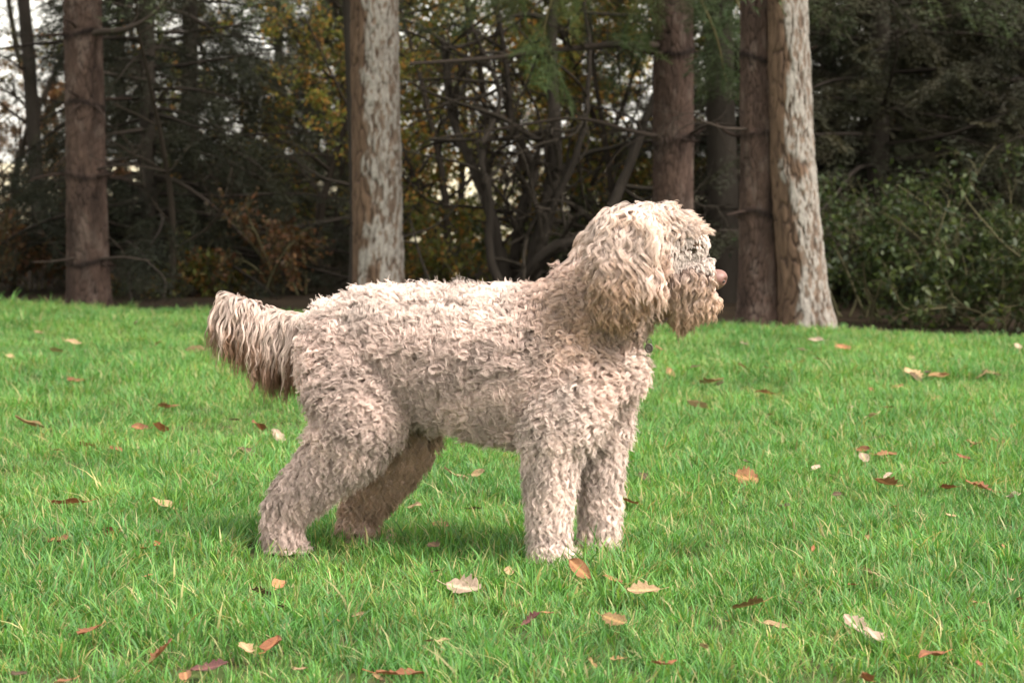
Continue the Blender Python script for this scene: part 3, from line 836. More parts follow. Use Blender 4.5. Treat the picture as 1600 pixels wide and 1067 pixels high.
LEAVES = [(215, 668, 45, 'rust'), (250, 670, 48, 'rust'), (405, 666, 58, 'rust'), (437, 685, 38, 'cream'), (388, 710, 48, 'dark'), (210, 507, 26, 'cream'), (120, 595, 32, 'rust'),
          (45, 662, 50, 'brown'), (258, 788, 42, 'tan'), (105, 785, 52, 'rust'), (90, 845, 46, 'rust'), (170, 832, 40, 'rust'), (248, 830, 26, 'dark'), (435, 912, 46, 'orange'),
          (410, 926, 32, 'dark'), (725, 918, 56, 'cream'), (830, 968, 38, 'maroon'), (425, 1008, 55, 'rust'), (385, 1012, 30, 'tan'), (250, 1020, 55, 'rust'), (625, 1052, 70, 'rust'), (588, 1058, 40, 'brown'),
          (328, 1042, 52, 'maroon'), (290, 1055, 46, 'orange'), (100, 1064, 44, 'orange'), (140, 985, 42, 'rust'), (957, 905, 36, 'orange'), (1005, 922, 46, 'tan'),
          (960, 968, 40, 'brown'), (1170, 945, 46, 'brown'), (1212, 978, 40, 'tan'), (1338, 978, 52, 'cream'), (1365, 992, 40, 'cream'), (1455, 1022, 66, 'rust'), (1355, 1058, 36, 'rust'),
          (1032, 1037, 36, 'rust'), (1166, 746, 38, 'orange'), (1275, 731, 22, 'cream'), (1385, 755, 50, 'orange'), (1388, 742, 24, 'cream'), (1350, 703, 26, 'rust'), (1350, 715, 22, 'cream'),
          (1385, 710, 30, 'orange'), (1370, 685, 26, 'dark'), (1530, 760, 42, 'rust'), (1582, 774, 40, 'cream'), (1110, 597, 42, 'brown'), (1125, 600, 22, 'cream'), (1240, 567, 36, 'orange'), (1317, 543, 32, 'orange'),
          (1087, 573, 18, 'cream'), (1162, 537, 15, 'cream'), (1252, 546, 20, 'cream'), (1275, 532, 24, 'cream'), (1365, 580, 26, 'dark'), (1427, 585, 32, 'tan'), (1467, 588, 30, 'brown'), (1450, 582, 18, 'dark'), (1535, 586, 26, 'tan'),
          (1552, 584, 38, 'tan'), (1590, 542, 20, 'cream'), (1090, 634, 36, 'tan'), (1196, 614, 28, 'orange'), (1360, 650, 36, 'tan'), (1330, 636, 18, 'cream'), (1047, 583, 20, 'brown'),
          (1465, 624, 26, 'brown'), (1560, 690, 24, 'rust'), (1515, 690, 28, 'brown'), (1505, 714, 24, 'rust'), (985, 722, 26, 'dark'), (1006, 745, 22, 'dark'), (1226, 790, 20, 'dark'), (1164, 720, 18, 'dark'),
          (1308, 772, 16, 'dark'), (985, 784, 38, 'rust'), (1362, 895, 34, 'tan'), (1530, 942, 34, 'brown'), (718, 745, 56, 'tan'), (748, 740, 30, 'tan'), (648, 790, 34, 'tan'), (690, 820, 28, 'orange'),
          (678, 852, 26, 'dark'), (740, 795, 26, 'dark'), (795, 892, 30, 'tan'), (305, 548, 28, 'tan'), (115, 535, 30, 'tan'), (135, 697, 30, 'rust'), (1485, 806, 24, 'tan'), (1355, 840, 24, 'brown'),
          (925, 1035, 30, 'brown'), (690, 1000, 24, 'tan'), (560, 960, 22, 'tan'), (470, 1045, 26, 'tan'), (30, 1052, 34, 'dark'), (60, 910, 26, 'tan'), (1580, 905, 28, 'tan'), (1100, 1010, 26, 'tan'), (1425, 560, 16, 'tan'), (1200, 575, 18, 'tan'), (20, 560, 24, 'tan'), (60, 520, 20, 'tan')]
SPECIAL = {(405, 666): 'large rust-brown leaf lying below the tip of the dog\'s tail', (437, 685): 'small cream leaf touching the rust leaf behind the dog\'s hind leg',
           (830, 968): 'shiny dark maroon leaf in the grass before the dog\'s front paws', (718, 745): 'tan leaf under the dog\'s belly', (748, 740): 'smaller tan leaf under the dog\'s belly',
           (725, 918): 'broad cream leaf in the grass between the dog\'s front and hind feet', (1166, 746): 'upright orange leaf standing alone ahead of the dog\'s chest'}
rg = np.random.default_rng(77); rl = np.random.default_rng(78)
while len(LEAVES) < 150:                                          # small ones between the larger
    x_, y_ = rl.uniform(0, 1600), 520 + 540 * rl.random() ** 1.3
    if 380 < x_ < 1010 and y_ < 890:
        continue
    LEAVES.append((x_, y_, rl.uniform(13, 24), ('rust', 'brown', 'dark', 'orange', 'brown', 'rust')[rl.integers(6)]))
for i, (px, py, w, cn) in enumerate(LEAVES):
    z = rg.uniform(.028, .048)
    p = gnd(px, py, z)
    size = w * p[1] / FPX * rg.uniform(1.0, 1.2)
    me, sme = LM[cn][rg.integers(0, 6)]
    o = link('fallen_leaf', me, None, p)
    o.scale = (size, size, size)
    o.rotation_euler = (rg.normal(.15, .28), rg.normal(-.1, .22), rg.uniform(0, 6.28))
    if (px, py) == (1166, 746):
        o.rotation_euler = (1.1, .2, .3)
    link('stalk', sme, o)
    if (px, py) in SPECIAL:
        tag(o, SPECIAL[(px, py)], 'leaf')
    else:
        sz = 'large ' if w >= 48 else 'small ' if w <= 26 else ''
        tag(o, sz + LLAB[cn], 'leaf', sz + cn + ' leaves fallen on the lawn')
o = link('fallen_leaf', LM['orange'][1][0], None, gnd(905, 889, .045))
o.scale = (.062,) * 3; o.rotation_euler = (1.15, .75, .15)
link('stalk', LM['orange'][1][1], o)
tag(o, 'orange-brown leaf propped upright against the dog\'s front paw', 'leaf')

# ------------------------------------------------------------------ the dog
DY0 = 5.36
def yc(px):
    return DY0 + (1000.0 - min(px, 1000.0)) * 0.00050
PXM = FPX / 5.42                                   # pixels per metre at the dog
def dp(px, py, lat=0.0):
    return at(px, py, yc(px) + lat)
# region: list of (px, py, lateral m, vertical radius px, lateral radius px)
CH = {
 'torso': [(525, 535, 0, 40, 44), (570, 532, 0, 66, 64), (650, 545, 0, 80, 70), (760, 560, 0, 96, 76), (850, 568, 0, 104, 80), (915, 575, 0, 98, 76), (950, 578, 0, 56, 54), (966, 580, 0, 32, 34)],
 'neck': [(880, 540, 0, 78, 66), (925, 490, 0, 70, 58), (962, 430, 0, 58, 52), (985, 405, 0, 50, 48)],
 'skull': [(945, 398, 0, 34, 40), (975, 388, 0, 52, 54), (1015, 384, 0, 56, 58), (1052, 383, 0, 49, 50), (1077, 384, 0, 29, 34)],
 'muzzle': [(1050, 430, 0, 38, 40), (1085, 435, 0, 26, 30), (1110, 438, 0, 20, 22), (1122, 439, 0, 14, 17)],
 'jaw': [(1040, 456, 0, 30, 28), (1075, 466, 0, 20, 24), (1102, 465, 0, 13, 17)],
 'near_ear': [(992, 362, -.082, 22, 9), (978, 400, -.104, 40, 11), (972, 430, -.112, 42, 11), (970, 455, -.112, 28, 9)],
 'far_ear': [(1000, 362, .080, 22, 9), (995, 400, .094, 40, 11), (995, 430, .097, 42, 11), (995, 455, .095, 28, 9)],
 'tail': [(515, 515, 0, 26, 24), (470, 513, 0, 19, 19), (425, 502, 0, 15, 15), (388, 482, 0, 14, 14), (356, 470, 0, 12, 12)],
 'near_foreleg': [(905, 590, -.060, 62, 40), (880, 650, -.085, 50, 36), (864, 700, -.090, 34, 30), (859, 770, -.092, 23, 23), (859, 830, -.092, 18, 19), (864, 868, -.094, 20, 24), (882, 882, -.096, 17, 22)],
 'far_foreleg': [(925, 590, .060, 48, 36), (935, 650, .080, 38, 30), (938, 700, .085, 26, 25), (938, 770, .085, 20, 20), (936, 830, .085, 18, 18), (938, 858, .085, 19, 22), (952, 870, .085, 16, 20)],
 'near_hindleg': [(545, 550, -.050, 66, 40), (560, 610, -.075, 70, 42), (560, 660, -.088, 58, 38), (520, 713, -.094, 38, 28), (470, 763, -.096, 27, 22), (446, 790, -.096, 21, 19), (443, 828, -.096, 18, 18), (449, 858, -.096, 16, 20), (460, 868, -.096, 13, 18)],
 'far_hindleg': [(570, 560, .045, 60, 38), (610, 620, .070, 60, 38), (632, 670, .082, 46, 34), (606, 730, .088, 33, 27), (574, 776, .090, 22, 20), (560, 800, .090, 18, 18), (557, 826, .090, 19, 20), (563, 846, .090, 18, 22), (582, 852, .090, 15, 20)],
}
EXTRA = [[(640, 560, 0, 70, 66), (700, 590, 0, 60, 60), (790, 610, 0, 62, 58), (880, 625, 0, 52, 50)]]       # deep chest and tucked belly
def loft(mb, ch, n=26, sides=20):
    ch = np.array(ch, float)
    P = np.array([dp(*q[:3]) for q in ch])
    D = np.hstack((P, ch[:, 3:] / PXM))
    Q = catmull(D, n)
    Q[:, 3:] = np.maximum(Q[:, 3:], .004)
    T = unit(np.gradient(Q[:, :3], axis=0))
    head = Q[0].copy(); tail = Q[-1].copy()
    caps_a, caps_b = [], []
    for ph in (80, 55, 28):                                       # rounded ends
        c, s = math.cos(R(ph)), math.sin(R(ph))
        a = head.copy(); a[:3] -= T[0] * s * head[3] * .9; a[3:] *= c; caps_a.append(a)
        b = tail.copy(); b[:3] += T[-1] * s * tail[3] * .9; b[3:] *= c; caps_b.append(b)
    Q = np.vstack((caps_a, Q, caps_b[::-1]))
    T = np.vstack((np.repeat(T[:1], 3, 0), T, np.repeat(T[-1:], 3, 0)))
    lat = np.array((0, 1.0, 0)) - T * T[:, 1:2]; lat = unit(lat); ver = np.cross(T, lat)
    th = np.arange(sides) * 2 * math.pi / sides
    V = Q[:, None, :3] + Q[:, 3][:, None, None] * np.cos(th)[None, :, None] * ver[:, None] + Q[:, 4][:, None, None] * np.sin(th)[None, :, None] * lat[:, None]
    m = len(Q); i = np.arange(m - 1)[:, None] * sides; s = np.arange(sides)[None]; s2 = (s + 1) % sides
    F = np.stack((i + s, i + s2, i + sides + s2, i + sides + s), -1).reshape(-1, 4)
    V = np.vstack((V.reshape(-1, 3), Q[0, :3], Q[-1, :3]))
    mb.add(V, F)
    k0 = mb.n - 2; o = mb.n - len(V); e = o + (m - 1) * sides
    mb.t.append(np.array([(k0, o + (j + 1) % sides, o + j) for j in range(sides)] + [(k0 + 1, e + j, e + (j + 1) % sides) for j in range(sides)]))
    return Q
def skin_mat():
    m, n, b, out = new_mat('dog_skin')
    b.inputs['Base Color'].default_value = (.17, .115, .085, 1); b.inputs['Roughness'].default_value = .9
    b.inputs['Specular IOR Level'].default_value = .1
    return m
M_SKIN = skin_mat()
mb = MB(); RING = {}
for k, ch in CH.items():
    RING[k] = loft(mb, ch)
for ch in EXTRA:
    loft(mb, ch)
tmp = mb.build('body', M_SKIN)
rm = tmp.modifiers.new('r', 'REMESH'); rm.mode = 'VOXEL'; rm.voxel_size = .0065
sm_ = tmp.modifiers.new('s', 'SMOOTH'); sm_.factor = .5; sm_.iterations = 9
dg = bpy.context.evaluated_depsgraph_get()
body_me = bpy.data.meshes.new_from_object(tmp.evaluated_get(dg))
body_me.name = 'body'
bpy.data.objects.remove(tmp)
body_me.materials.clear(); body_me.materials.append(M_SKIN)
nv = len(body_me.vertices)
BV = np.zeros(nv * 3, np.float32); body_me.vertices.foreach_get('co', BV); BV = BV.reshape(-1, 3).astype(float)
BV[:, 2] = np.maximum(BV[:, 2], .004)                              # paws rest on the lawn
body_me.vertices.foreach_set('co', BV.astype(np.float32).ravel())
body_me.polygons.foreach_set('use_smooth', np.ones(len(body_me.polygons), bool))
body_me.update()
foot = dp(700, 700); DOG = empty('dog', (foot[0], yc(700), 0.0)); DL = np.array(DOG.location)
body_me.transform(__import__('mathutils').Matrix.Translation(-DOG.location))
body = link('body', body_me, DOG)
tag(DOG, 'curly cream-coated dog with shaggy ears and feathered tail standing in profile on the grass', 'dog')
BN = np.zeros(nv * 3, np.float32); body_me.vertex_normals.foreach_get('vector', BN); BN = BN.reshape(-1, 3).astype(float)
body_me.calc_loop_triangles()
TR = np.zeros(len(body_me.loop_triangles) * 3, np.int32); body_me.loop_triangles.foreach_get('vertices', TR); TR = TR.reshape(-1, 3)
BVH = BVHTree.FromPolygons([tuple(v) for v in BV], [tuple(int(q) for q in t) for t in TR])

rg = np.random.default_rng(2024)
def sample(n):
    a, b, c = BV[TR[:, 0]], BV[TR[:, 1]], BV[TR[:, 2]]
    N = np.cross(b - a, c - a); ar = np.linalg.norm(N, axis=1)
    w = ar * np.where(unit(N)[:, 1] > .45, .45, 1.0)               # the far flank needs fewer locks
    # stratified draw along the triangle list keeps the spacing even
    cw = np.cumsum(w); u = (np.arange(n) + rg.random(n)) / n * cw[-1]
    t = np.searchsorted(cw, u); r1, r2 = np.sqrt(rg.random((n, 1))), rg.random((n, 1))
    k = TR[np.minimum(t, len(TR) - 1)]
    bl = lambda X: X[k[:, 0]] * (1 - r1) + X[k[:, 1]] * r1 * (1 - r2) + X[k[:, 2]] * r1 * r2
    return bl(BV), unit(bl(BN))
NL = 20500
RP, RN = sample(NL)
XP, XN = sample(40000)                                            # more, finer locks on muzzle, beard, ears and tail
xq = XP - np.array((0, 0, CAMH)); xz = xq[:, 1] * CP - xq[:, 2] * SP
xx = 800 + FPX * xq[:, 0] / xz; xy = 533.5 - FPX * (xq[:, 1] * SP + xq[:, 2] * CP) / xz
pick = ((xx > 1030) & (xy > 395) & (xy < 520)) | (xx < 480) & (xy < 530) | (XP[:, 2] < .07) | ((xx > 930) & (xx < 1030) & (xy < 500))
pick = np.nonzero(pick)[0]; pick = pick[rg.permutation(len(pick))[:3800]]
RP = np.vstack((RP, XP[pick])); RN = np.vstack((RN, XN[pick])); NL = len(RP)
names = list(CH)
best = np.full(NL, 9.0); reg = np.zeros(NL, int)
for i, k in enumerate(names):
    Q = RING[k]
    d = np.min(np.linalg.norm(RP[:, None] - Q[None, :, :3], axis=2) - np.minimum(Q[:, 3], Q[:, 4])[None] - .004 * (k in ('near_ear', 'far_ear')), axis=1)
    m = d < best; best = np.where(m, d, best); reg = np.where(m, i, reg)
REG = np.array(names)[reg]
# picture-plane coordinates of every root (for combing), in photo pixels
t_ = RP - np.array((0, 0, CAMH))
zc = t_[:, 1] * CP - t_[:, 2] * SP
PX = 800 + FPX * t_[:, 0] / zc; PY = 533.5 - FPX * (t_[:, 1] * SP + t_[:, 2] * CP) / zc
LAT = RP[:, 1] - np.array([yc(p) for p in PX])

DOWN = np.array((0, 0, -1.0)); BACK = np.array((-1.0, .25, 0)); FWD = -BACK
L = np.full(NL, .062); AMP = np.full(NL, .0094); WL = np.full(NL, .034); GRAV = np.full(NL, .3); HOV = rg.uniform(.006, .017, NL); LIFT = np.full(NL, .50); LR = np.full(NL, .0050)
COMB = np.tile(DOWN * .6 + BACK * .55, (NL, 1)); JIT = np.full(NL, .75); GOLD = np.zeros(NL); PALE = np.zeros(NL)
is_ = lambda *k: np.isin(REG, k)
# torso: rounder, shorter curls over the rump and back, longer waves on the chest
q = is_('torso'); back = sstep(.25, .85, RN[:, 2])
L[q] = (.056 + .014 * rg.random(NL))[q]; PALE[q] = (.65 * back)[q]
q = is_('torso') & (PX > 840); L[q] = .060; COMB[q] = DOWN * 1.0 + BACK * .1; AMP[q] = .0075; WL[q] = .034; JIT[q] = .5
q = is_('neck'); L[q] = .058; COMB[q] = DOWN * .8 + BACK * .4; AMP[q] = .007
q = is_('neck', 'torso'); GOLD[q] = (.8 * np.exp(-((PX - 925) ** 2 + (PY - 490) ** 2) / (2 * 48.0 ** 2)))[q]
leg = is_('near_foreleg', 'far_foreleg', 'near_hindleg', 'far_hindleg')
low = leg & (PY > 680)
L[leg] = .056; COMB[leg] = DOWN * 1.0 + BACK * .12; AMP[leg] = .0066; WL[leg] = .032; JIT[leg] = .45
L[low] = .064; AMP[low] = .0044; WL[low] = .031; LIFT[low] = .60; LR[low] = .0038; COMB[low] = DOWN * 1.0; JIT[low] = .3; HOV[low] = rg.uniform(.004, .014, low.sum()); GRAV[low] = .9
q = leg & (RP[:, 2] < .05); L[q] = .036; HOV[q] *= .7
q = is_('near_foreleg', 'far_foreleg'); PALE[q] = .30
q = is_('far_hindleg'); AMP[q] = .0050; L[q] = .062; GOLD[q] = .8  # shadow on the far hind leg is painted in as browner fur
# tail: short on top, long hanging fringe below and along the side
q = is_('tail'); u = np.clip((515 - PX) / 165, 0, 1)
L[q] = (np.where(RN[:, 2] > .55, .075, .165) * (1 - .25 * np.abs(u - .5)))[q] * rg.uniform(.75, 1.1, q.sum())
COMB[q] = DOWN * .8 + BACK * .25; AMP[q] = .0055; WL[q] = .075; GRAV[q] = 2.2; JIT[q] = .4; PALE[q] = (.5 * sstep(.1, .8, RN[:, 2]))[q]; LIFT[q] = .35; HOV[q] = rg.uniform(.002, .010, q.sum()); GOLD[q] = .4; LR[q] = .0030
# head: falls from a crown parting to both sides
q = is_('skull'); side = np.where(LAT < 0, -1.0, 1.0)
L[q] = ((.085 + .045 * rg.random(NL)) * (1 - .72 * sstep(1012, 1044, PX)))[q]; AMP[q] = .0068; WL[q] = .058; GRAV[q] = 1.6; LIFT[q] = .55; JIT[q] = .4
cmb = DOWN * .6 + np.array((-.25, 0, 0))[None] + np.stack((np.zeros(NL), side * .8, np.zeros(NL)), -1)
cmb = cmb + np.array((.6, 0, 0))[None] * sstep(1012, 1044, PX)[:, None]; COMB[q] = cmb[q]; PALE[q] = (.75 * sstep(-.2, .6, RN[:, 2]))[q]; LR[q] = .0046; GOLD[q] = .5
q = is_('skull') & (PX > 1062); L[q] = .032; AMP[q] = .0035; PALE[q] = .9; LIFT[q] = .6; COMB[q] = (DOWN * .2 + np.array((.35, 0, 0)) + np.stack((np.zeros(NL), side * .4, np.zeros(NL)), -1))[q]; GRAV[q] = .8
q = is_('skull') & (PX > 1040) & (PY > 366); L[q] = .020; AMP[q] = .002; HOV[q] = .004; PALE[q] = .9; GOLD[q] = 0; COMB[q] = DOWN * 1.0 + BACK * .3; LIFT[q] = .35; LR[q] = .0032
q = is_('skull') & (PX > 1058) & (PY > 378); L[q] = .013; LIFT[q] = .3; LR[q] = .003; HOV[q] = .003
q = is_('skull') & (PX < 975); L[q] = .06; COMB[q] = (DOWN * .7 + BACK * .6); PALE[q] = .6
q = is_('near_ear', 'far_ear'); L[q] = (.050 + .03 * rg.random(NL))[q]; COMB[q] = DOWN; AMP[q] = .0070; WL[q] = .054; GRAV[q] = 2.0; LIFT[q] = .4; JIT[q] = .3; GOLD[q] = (.35 + .65 * sstep(365, 445, PY))[q]; PALE[q] = (.5 * sstep(430, 360, PY))[q]; LR[q] = .0046; HOV[q] = rg.uniform(.004, .022, q.sum())
q = is_('muzzle'); L[q] = .05 + .012 * rg.random(q.sum()); AMP[q] = .0045; WL[q] = .034; GRAV[q] = 2.2; LIFT[q] = .55; JIT[q] = .35; GOLD[q] = .75; LR[q] = .0036; WL[q] = .046; AMP[q] = .0055
COMB[q] = (DOWN * .7 + np.stack((np.full(NL, -.1), side * .6, np.zeros(NL)), -1))[q]
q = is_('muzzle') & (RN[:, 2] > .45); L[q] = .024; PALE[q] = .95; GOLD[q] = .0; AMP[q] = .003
q = is_('jaw'); L[q] = rg.uniform(.03, .075, q.sum()); AMP[q] = .004; GRAV[q] = 2.2; GOLD[q] = .9; COMB[q] = DOWN * 1.0; JIT[q] = .3; LR[q] = .004
q = is_('muzzle') & (PX > 1092); COMB[q] = DOWN * .8 + BACK * .8; LIFT[q] = .25
nose_c = dp(1127, 436)
eye_c = dp(1083, 389, -.044)
keep = (np.linalg.norm(RP - nose_c, axis=1) > .0345) & (np.linalg.norm(RP - eye_c, axis=1) > .0095)
L[np.linalg.norm(RP - eye_c, axis=1) < .022] = .011
q = is_('muzzle', 'jaw'); L[q] *= (1.05 - .45 * sstep(1050, 1125, PX))[q]
q = (PX > 1018) & (PX < 1052) & (PY > 412) & (PY < 520) & ~is_('near_ear', 'far_ear') & (LAT < .03); L[q] = .016; GOLD[q] = 1.0; PALE[q] = 0; HOV[q] = .003; AMP[q] = .002  # shaded gap between ear and beard, put into the colour of short hair
L *= rg.uniform(.82, 1.15, NL)

K = 14
tang = COMB - RN * np.sum(COMB * RN, 1, keepdims=True)
from mathutils import noise as mn
flow = np.array([mn.noise_vector(Vector(p) * 22.0) for p in RP])       # neighbouring locks swirl together
flow2 = np.array([mn.noise(Vector(p) * 30.0 + Vector((7, 3, 1))) for p in RP])
flow3 = np.array([mn.noise(Vector(p) * 14.0 + Vector((1, 9, 4))) for p in RP])
jd = unit(flow) * 1.5 + rg.normal(0, .55, (NL, 3)); jd -= RN * np.sum(jd * RN, 1, keepdims=True)
D = unit(unit(tang) * (1 - .0) + unit(jd) * JIT[:, None] * rg.uniform(.4, 1.2, (NL, 1)) + RN * LIFT[:, None])
PATH = np.zeros((NL, K, 3)); PATH[:, 0] = RP; pos = RP.copy(); dr = D
SN = np.zeros((NL, K, 3)); SN[:, 0] = RN
for k in range(1, K):
    new = pos + dr * (L / (K - 1))[:, None]
    nn = np.zeros((NL, 3)); push = np.zeros(NL)
    for i in range(NL):
        lo, no, _, di = BVH.find_nearest(new[i])
        v = new[i] - np.array(lo); s = v @ np.array(no)
        nn[i] = no
        need = HOV[i] * min(1.0, k / 4)
        if s < need:
            push[i] = need - s
    new += nn * push[:, None]
    new[:, 2] = np.maximum(new[:, 2], .006)
    dr = unit(unit(new - pos) + DOWN * (GRAV / (K - 1) * 1.6)[:, None])
    PATH[:, k] = new; SN[:, k] = nn; pos = new
# the wave of each lock, in the surface plane and a little out of it
T = unit(np.gradient(PATH, axis=1)); Bn = unit(np.cross(T, SN)); Nn = np.cross(Bn, T)
s = np.linspace(0, 1, K)[None, :]
ph = (flow2 * 9.0 + rg.normal(0, .9, NL))[:, None]; hand = np.where(flow[:, :1] + rg.normal(0, .15, (NL, 1)) > 0, 1.0, -1.0)
w = ph + 2 * math.pi * s ** 1.25 * L[:, None] / (WL * rg.uniform(.8, 1.25, NL))[:, None]
env = sstep(0, .35, s) * AMP[:, None]
PATH = PATH + (env * np.sin(w) * hand)[..., None] * Bn + (env * .45 * (np.cos(w) + .45))[..., None] * Nn
tuck = np.where(is_('torso', 'neck'), .0040, .0012)[:, None] * sstep(.5, 1.0, s)          # curl ends turn in towards the body
PATH = PATH - tuck[..., None] * SN
PATH[:, :, 2] = np.maximum(PATH[:, :, 2], .004)
T = unit(np.gradient(PATH, axis=1)); Bn = unit(np.cross(T, SN)); Nn = np.cross(Bn, T)

S = 13
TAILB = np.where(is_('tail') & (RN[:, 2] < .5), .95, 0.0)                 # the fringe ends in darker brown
def strands(idx):
    n = len(idx)
    a = rg.uniform(0, 6.283, (n, S, 1)); r = np.sqrt(rg.random((n, S, 1))); fz = rg.random((n, S, 1)) < .12; r = np.where(fz, r * 1.9, r)
    prof = (1.12 - 1.04 * s[None] ** 1.5) * LR[idx][:, None, None]
    u = r * np.cos(a) * prof * 1.15; v = r * np.sin(a) * prof * .65
    P = PATH[idx][:, None] + u[..., None] * Bn[idx][:, None] + v[..., None] * Nn[idx][:, None]
    P = P + rg.normal(0, 1, (n, S, 1, 3)) * np.where(fz, .0040, .0013)[..., None] * (s ** 1.5)[None, ..., None]
    cut = rg.uniform(.62, 1.0, (n, S, 1, 1)) ; P = P[:, :, :1] + (P - P[:, :, :1]) * (1 - (1 - cut) * (s ** 3)[None, ..., None])
    rad = (.00050 * (1.0 - .62 * s ** 2))[None] * rg.uniform(.8, 1.2, (n, S, 1))
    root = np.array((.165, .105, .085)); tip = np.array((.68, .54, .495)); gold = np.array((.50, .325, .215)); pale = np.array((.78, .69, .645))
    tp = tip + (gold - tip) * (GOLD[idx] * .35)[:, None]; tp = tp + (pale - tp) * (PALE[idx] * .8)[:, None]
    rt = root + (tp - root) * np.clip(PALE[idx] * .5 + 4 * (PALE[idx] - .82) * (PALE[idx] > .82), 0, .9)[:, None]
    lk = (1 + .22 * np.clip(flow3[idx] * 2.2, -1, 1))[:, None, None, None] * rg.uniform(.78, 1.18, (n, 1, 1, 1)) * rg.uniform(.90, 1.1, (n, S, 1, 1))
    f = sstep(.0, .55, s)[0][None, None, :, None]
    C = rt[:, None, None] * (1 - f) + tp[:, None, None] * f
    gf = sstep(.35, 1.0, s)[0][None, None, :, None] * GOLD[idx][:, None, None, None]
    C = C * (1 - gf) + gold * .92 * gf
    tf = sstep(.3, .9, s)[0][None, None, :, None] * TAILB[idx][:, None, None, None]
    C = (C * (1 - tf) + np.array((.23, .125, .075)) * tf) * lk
    C = np.concatenate((C, np.ones(C.shape[:3] + (1,))), -1)
    return P.reshape(-1, 3) - DL, rad.reshape(-1), C.reshape(-1, 4)
def fur_mat():
    m, n, b, out = new_mat('dog_fur')
    a = nd(n, 'ShaderNodeAttribute', attribute_name='col')
    n.links.new(a.outputs['Color'], b.inputs['Base Color'])
    b.inputs['Roughness'].default_value = .6; b.inputs['Specular IOR Level'].default_value = .25
    t = nd(n, 'ShaderNodeBsdfTranslucent'); n.links.new(a.outputs['Color'], t.inputs['Color'])
    mx = nd(n, 'ShaderNodeMixShader'); mx.inputs[0].default_value = .17
    n.links.new(b.outputs[0], mx.inputs[1]); n.links.new(t.outputs[0], mx.inputs[2]); n.links.new(mx.outputs[0], out.inputs['Surface'])
    return m
M_FUR = fur_mat()
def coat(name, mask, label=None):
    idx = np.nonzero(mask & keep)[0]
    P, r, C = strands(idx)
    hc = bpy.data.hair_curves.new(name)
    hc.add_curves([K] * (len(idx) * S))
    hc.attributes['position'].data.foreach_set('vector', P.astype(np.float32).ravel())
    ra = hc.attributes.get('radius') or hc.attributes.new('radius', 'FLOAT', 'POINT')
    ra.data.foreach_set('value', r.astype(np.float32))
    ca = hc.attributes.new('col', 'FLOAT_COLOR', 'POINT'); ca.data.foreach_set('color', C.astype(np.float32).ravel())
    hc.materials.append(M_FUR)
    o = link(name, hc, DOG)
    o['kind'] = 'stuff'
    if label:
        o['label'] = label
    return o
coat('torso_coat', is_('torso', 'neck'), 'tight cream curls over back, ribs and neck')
coat('head_hair', is_('skull'), 'pale shaggy hair falling from the crown')
coat('ear_hair', is_('near_ear'), 'long wavy golden hair on the hanging ear')
coat('ear_hair', is_('far_ear'))
coat('beard', is_('muzzle', 'jaw'), 'golden wavy moustache and beard')
coat('tail_feathering', is_('tail'), 'long brownish fringe hanging from the tail')
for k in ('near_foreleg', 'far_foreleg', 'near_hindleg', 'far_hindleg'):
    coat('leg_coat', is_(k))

# nose, eyes, mouth
def simple_mat(name, c, rough, spec=.5):
    m, n, b, out = new_mat(name)
    tc = nd(n, 'ShaderNodeTexCoord')
    n.links.new(mixc(n, ramp(n, noise(n, 160, 4, .6, tc.outputs['Object']), .3, .7), tuple(x * .8 for x in c), c), b.inputs['Base Color'])
    b.inputs['Roughness'].default_value = rough; b.inputs['Specular IOR Level'].default_value = spec
    bump(n, b, noise(n, 400, 3, .6, tc.outputs['Object']), .3, .001)
    return m
def ellipsoid(mb, c, ax, n=18, m=24, fn=None):
    th = np.linspace(0, math.pi, n)[:, None]; p = (np.arange(m) * 2 * math.pi / m)[None]
    V = np.stack((np.sin(th) * np.cos(p), np.sin(th) * np.sin(p), np.cos(th) + 0 * p), -1).reshape(-1, 3)
    if fn is not None:
        V = fn(V)
    i = np.arange(n - 1)[:, None] * m; s_ = np.arange(m)[None]; s2 = (s_ + 1) % m
    mb.add(V * np.array(ax) + c, np.stack((i + s_, i + m + s_, i + m + s2, i + s2), -1).reshape(-1, 4))
M_NOSE = simple_mat('nose_leather', (.20, .10, .085), .5)
M_EYE = simple_mat('dark_eye', (.03, .018, .012), .08, .6)
M_LIP = simple_mat('lip', (.10, .055, .045), .5)
mb = MB()
def noseshape(V):
    V = V.copy(); V[:, 2] *= np.where(V[:, 2] < 0, .9, 1.0); V[:, 0] *= 1 - .25 * np.clip(-V[:, 2], 0, 1)
    g = np.exp(-((np.abs(V[:, 1]) - .55) / .2) ** 2 - ((V[:, 2] + .15) / .25) ** 2) * (V[:, 0] > 0)
    V[:, 0] = np.sign(V[:, 0]) * np.abs(V[:, 0]) ** .7; V[:, 0] -= .5 * g; V[:, 0] -= .12 * np.exp(-(V[:, 1] / .08) ** 2) * (V[:, 0] > 0)
    return V
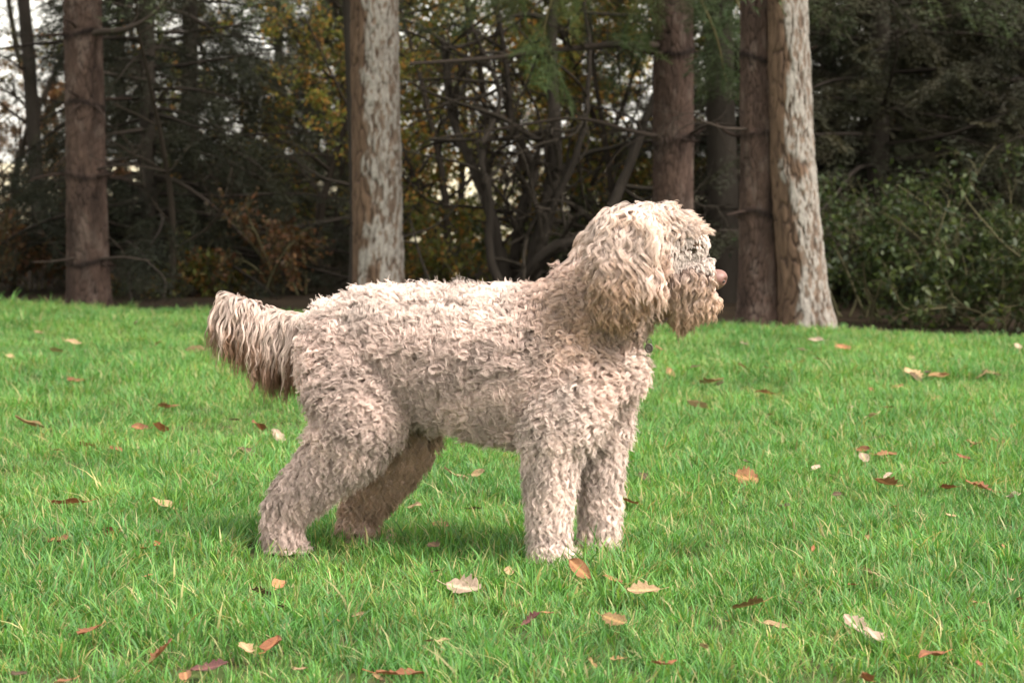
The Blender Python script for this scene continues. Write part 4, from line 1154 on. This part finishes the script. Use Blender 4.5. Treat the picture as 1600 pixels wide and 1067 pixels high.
ellipsoid(mb, dp(1119, 436) - DL, (.026, .025, .0215), fn=noseshape)
nose = mb.build('nose', M_NOSE, DOG, True)
M_NOSTRIL = simple_mat('nostril_dark', (.03, .014, .012), .6)
for lt in (-1, 1):
    mb = MB(); ellipsoid(mb, dp(1129, 440, lt * .0175) - DL, (.0065, .0040, .0038)); mb.build('nostril', M_NOSTRIL, nose, True)
for lt in (-1, 1):
    mb = MB(); ellipsoid(mb, dp(1083, 389, lt * .044) - DL, (.0085, .0085, .0080)); mb.build('eye', M_EYE, DOG, True)
mb = MB()
P = np.array([dp(1116, 455, -.006), dp(1105, 459, -.024), dp(1088, 460, -.037), dp(1070, 458, -.044)]) - DL
mb.tube(catmull(P, 12), np.linspace(.004, .0025, 12), 8); mb.build('lip', M_LIP, DOG, True)

# collar buried in the neck fur with its small tag at the chest
cc = (dp(960, 490) + dp(960, 490)) / 2
COL = empty('dog_collar', tuple(dp(975, 520)))
cl = np.array(COL.location); mb = MB()
ax_c, ax_r = dp(952, 492), None
nvec = unit(dp(985, 440) - dp(915, 540)); e1 = np.array((0, 1.0, 0)); e2 = unit(np.cross(nvec, e1))
th = np.linspace(0, 2 * math.pi, 40)
P = ax_c + .082 * np.cos(th)[:, None] * e1 + .094 * np.sin(th)[:, None] * e2 - cl
mb.tube(P, .006, 6); mb.build('band', simple_mat('collar_leather', (.05, .035, .03), .5), COL, True)
tagp = dp(1014, 541, -.05) - cl
M_TAG = simple_mat('tag_metal', (.06, .045, .035), .4)
for nm, off, r1, r2 in (('ring', (0, 0, .010), .005, .0012), ('tag', (0, 0, -.004), .007, .0026)):
    mb = MB(); th = np.linspace(0, 2 * math.pi, 24)
    mb.tube(tagp + np.array(off) + np.stack((np.cos(th) * r1, 0 * th, np.sin(th) * r1 * 1.25), -1), r2, 6)
    if nm == 'tag':
        ellipsoid(mb, tagp + np.array(off), (.006, .0015, .008), 10, 16)
    mb.build(nm, M_TAG, COL, True)
tag(COL, 'dark collar with a small metal tag at the dog\'s throat', 'collar')
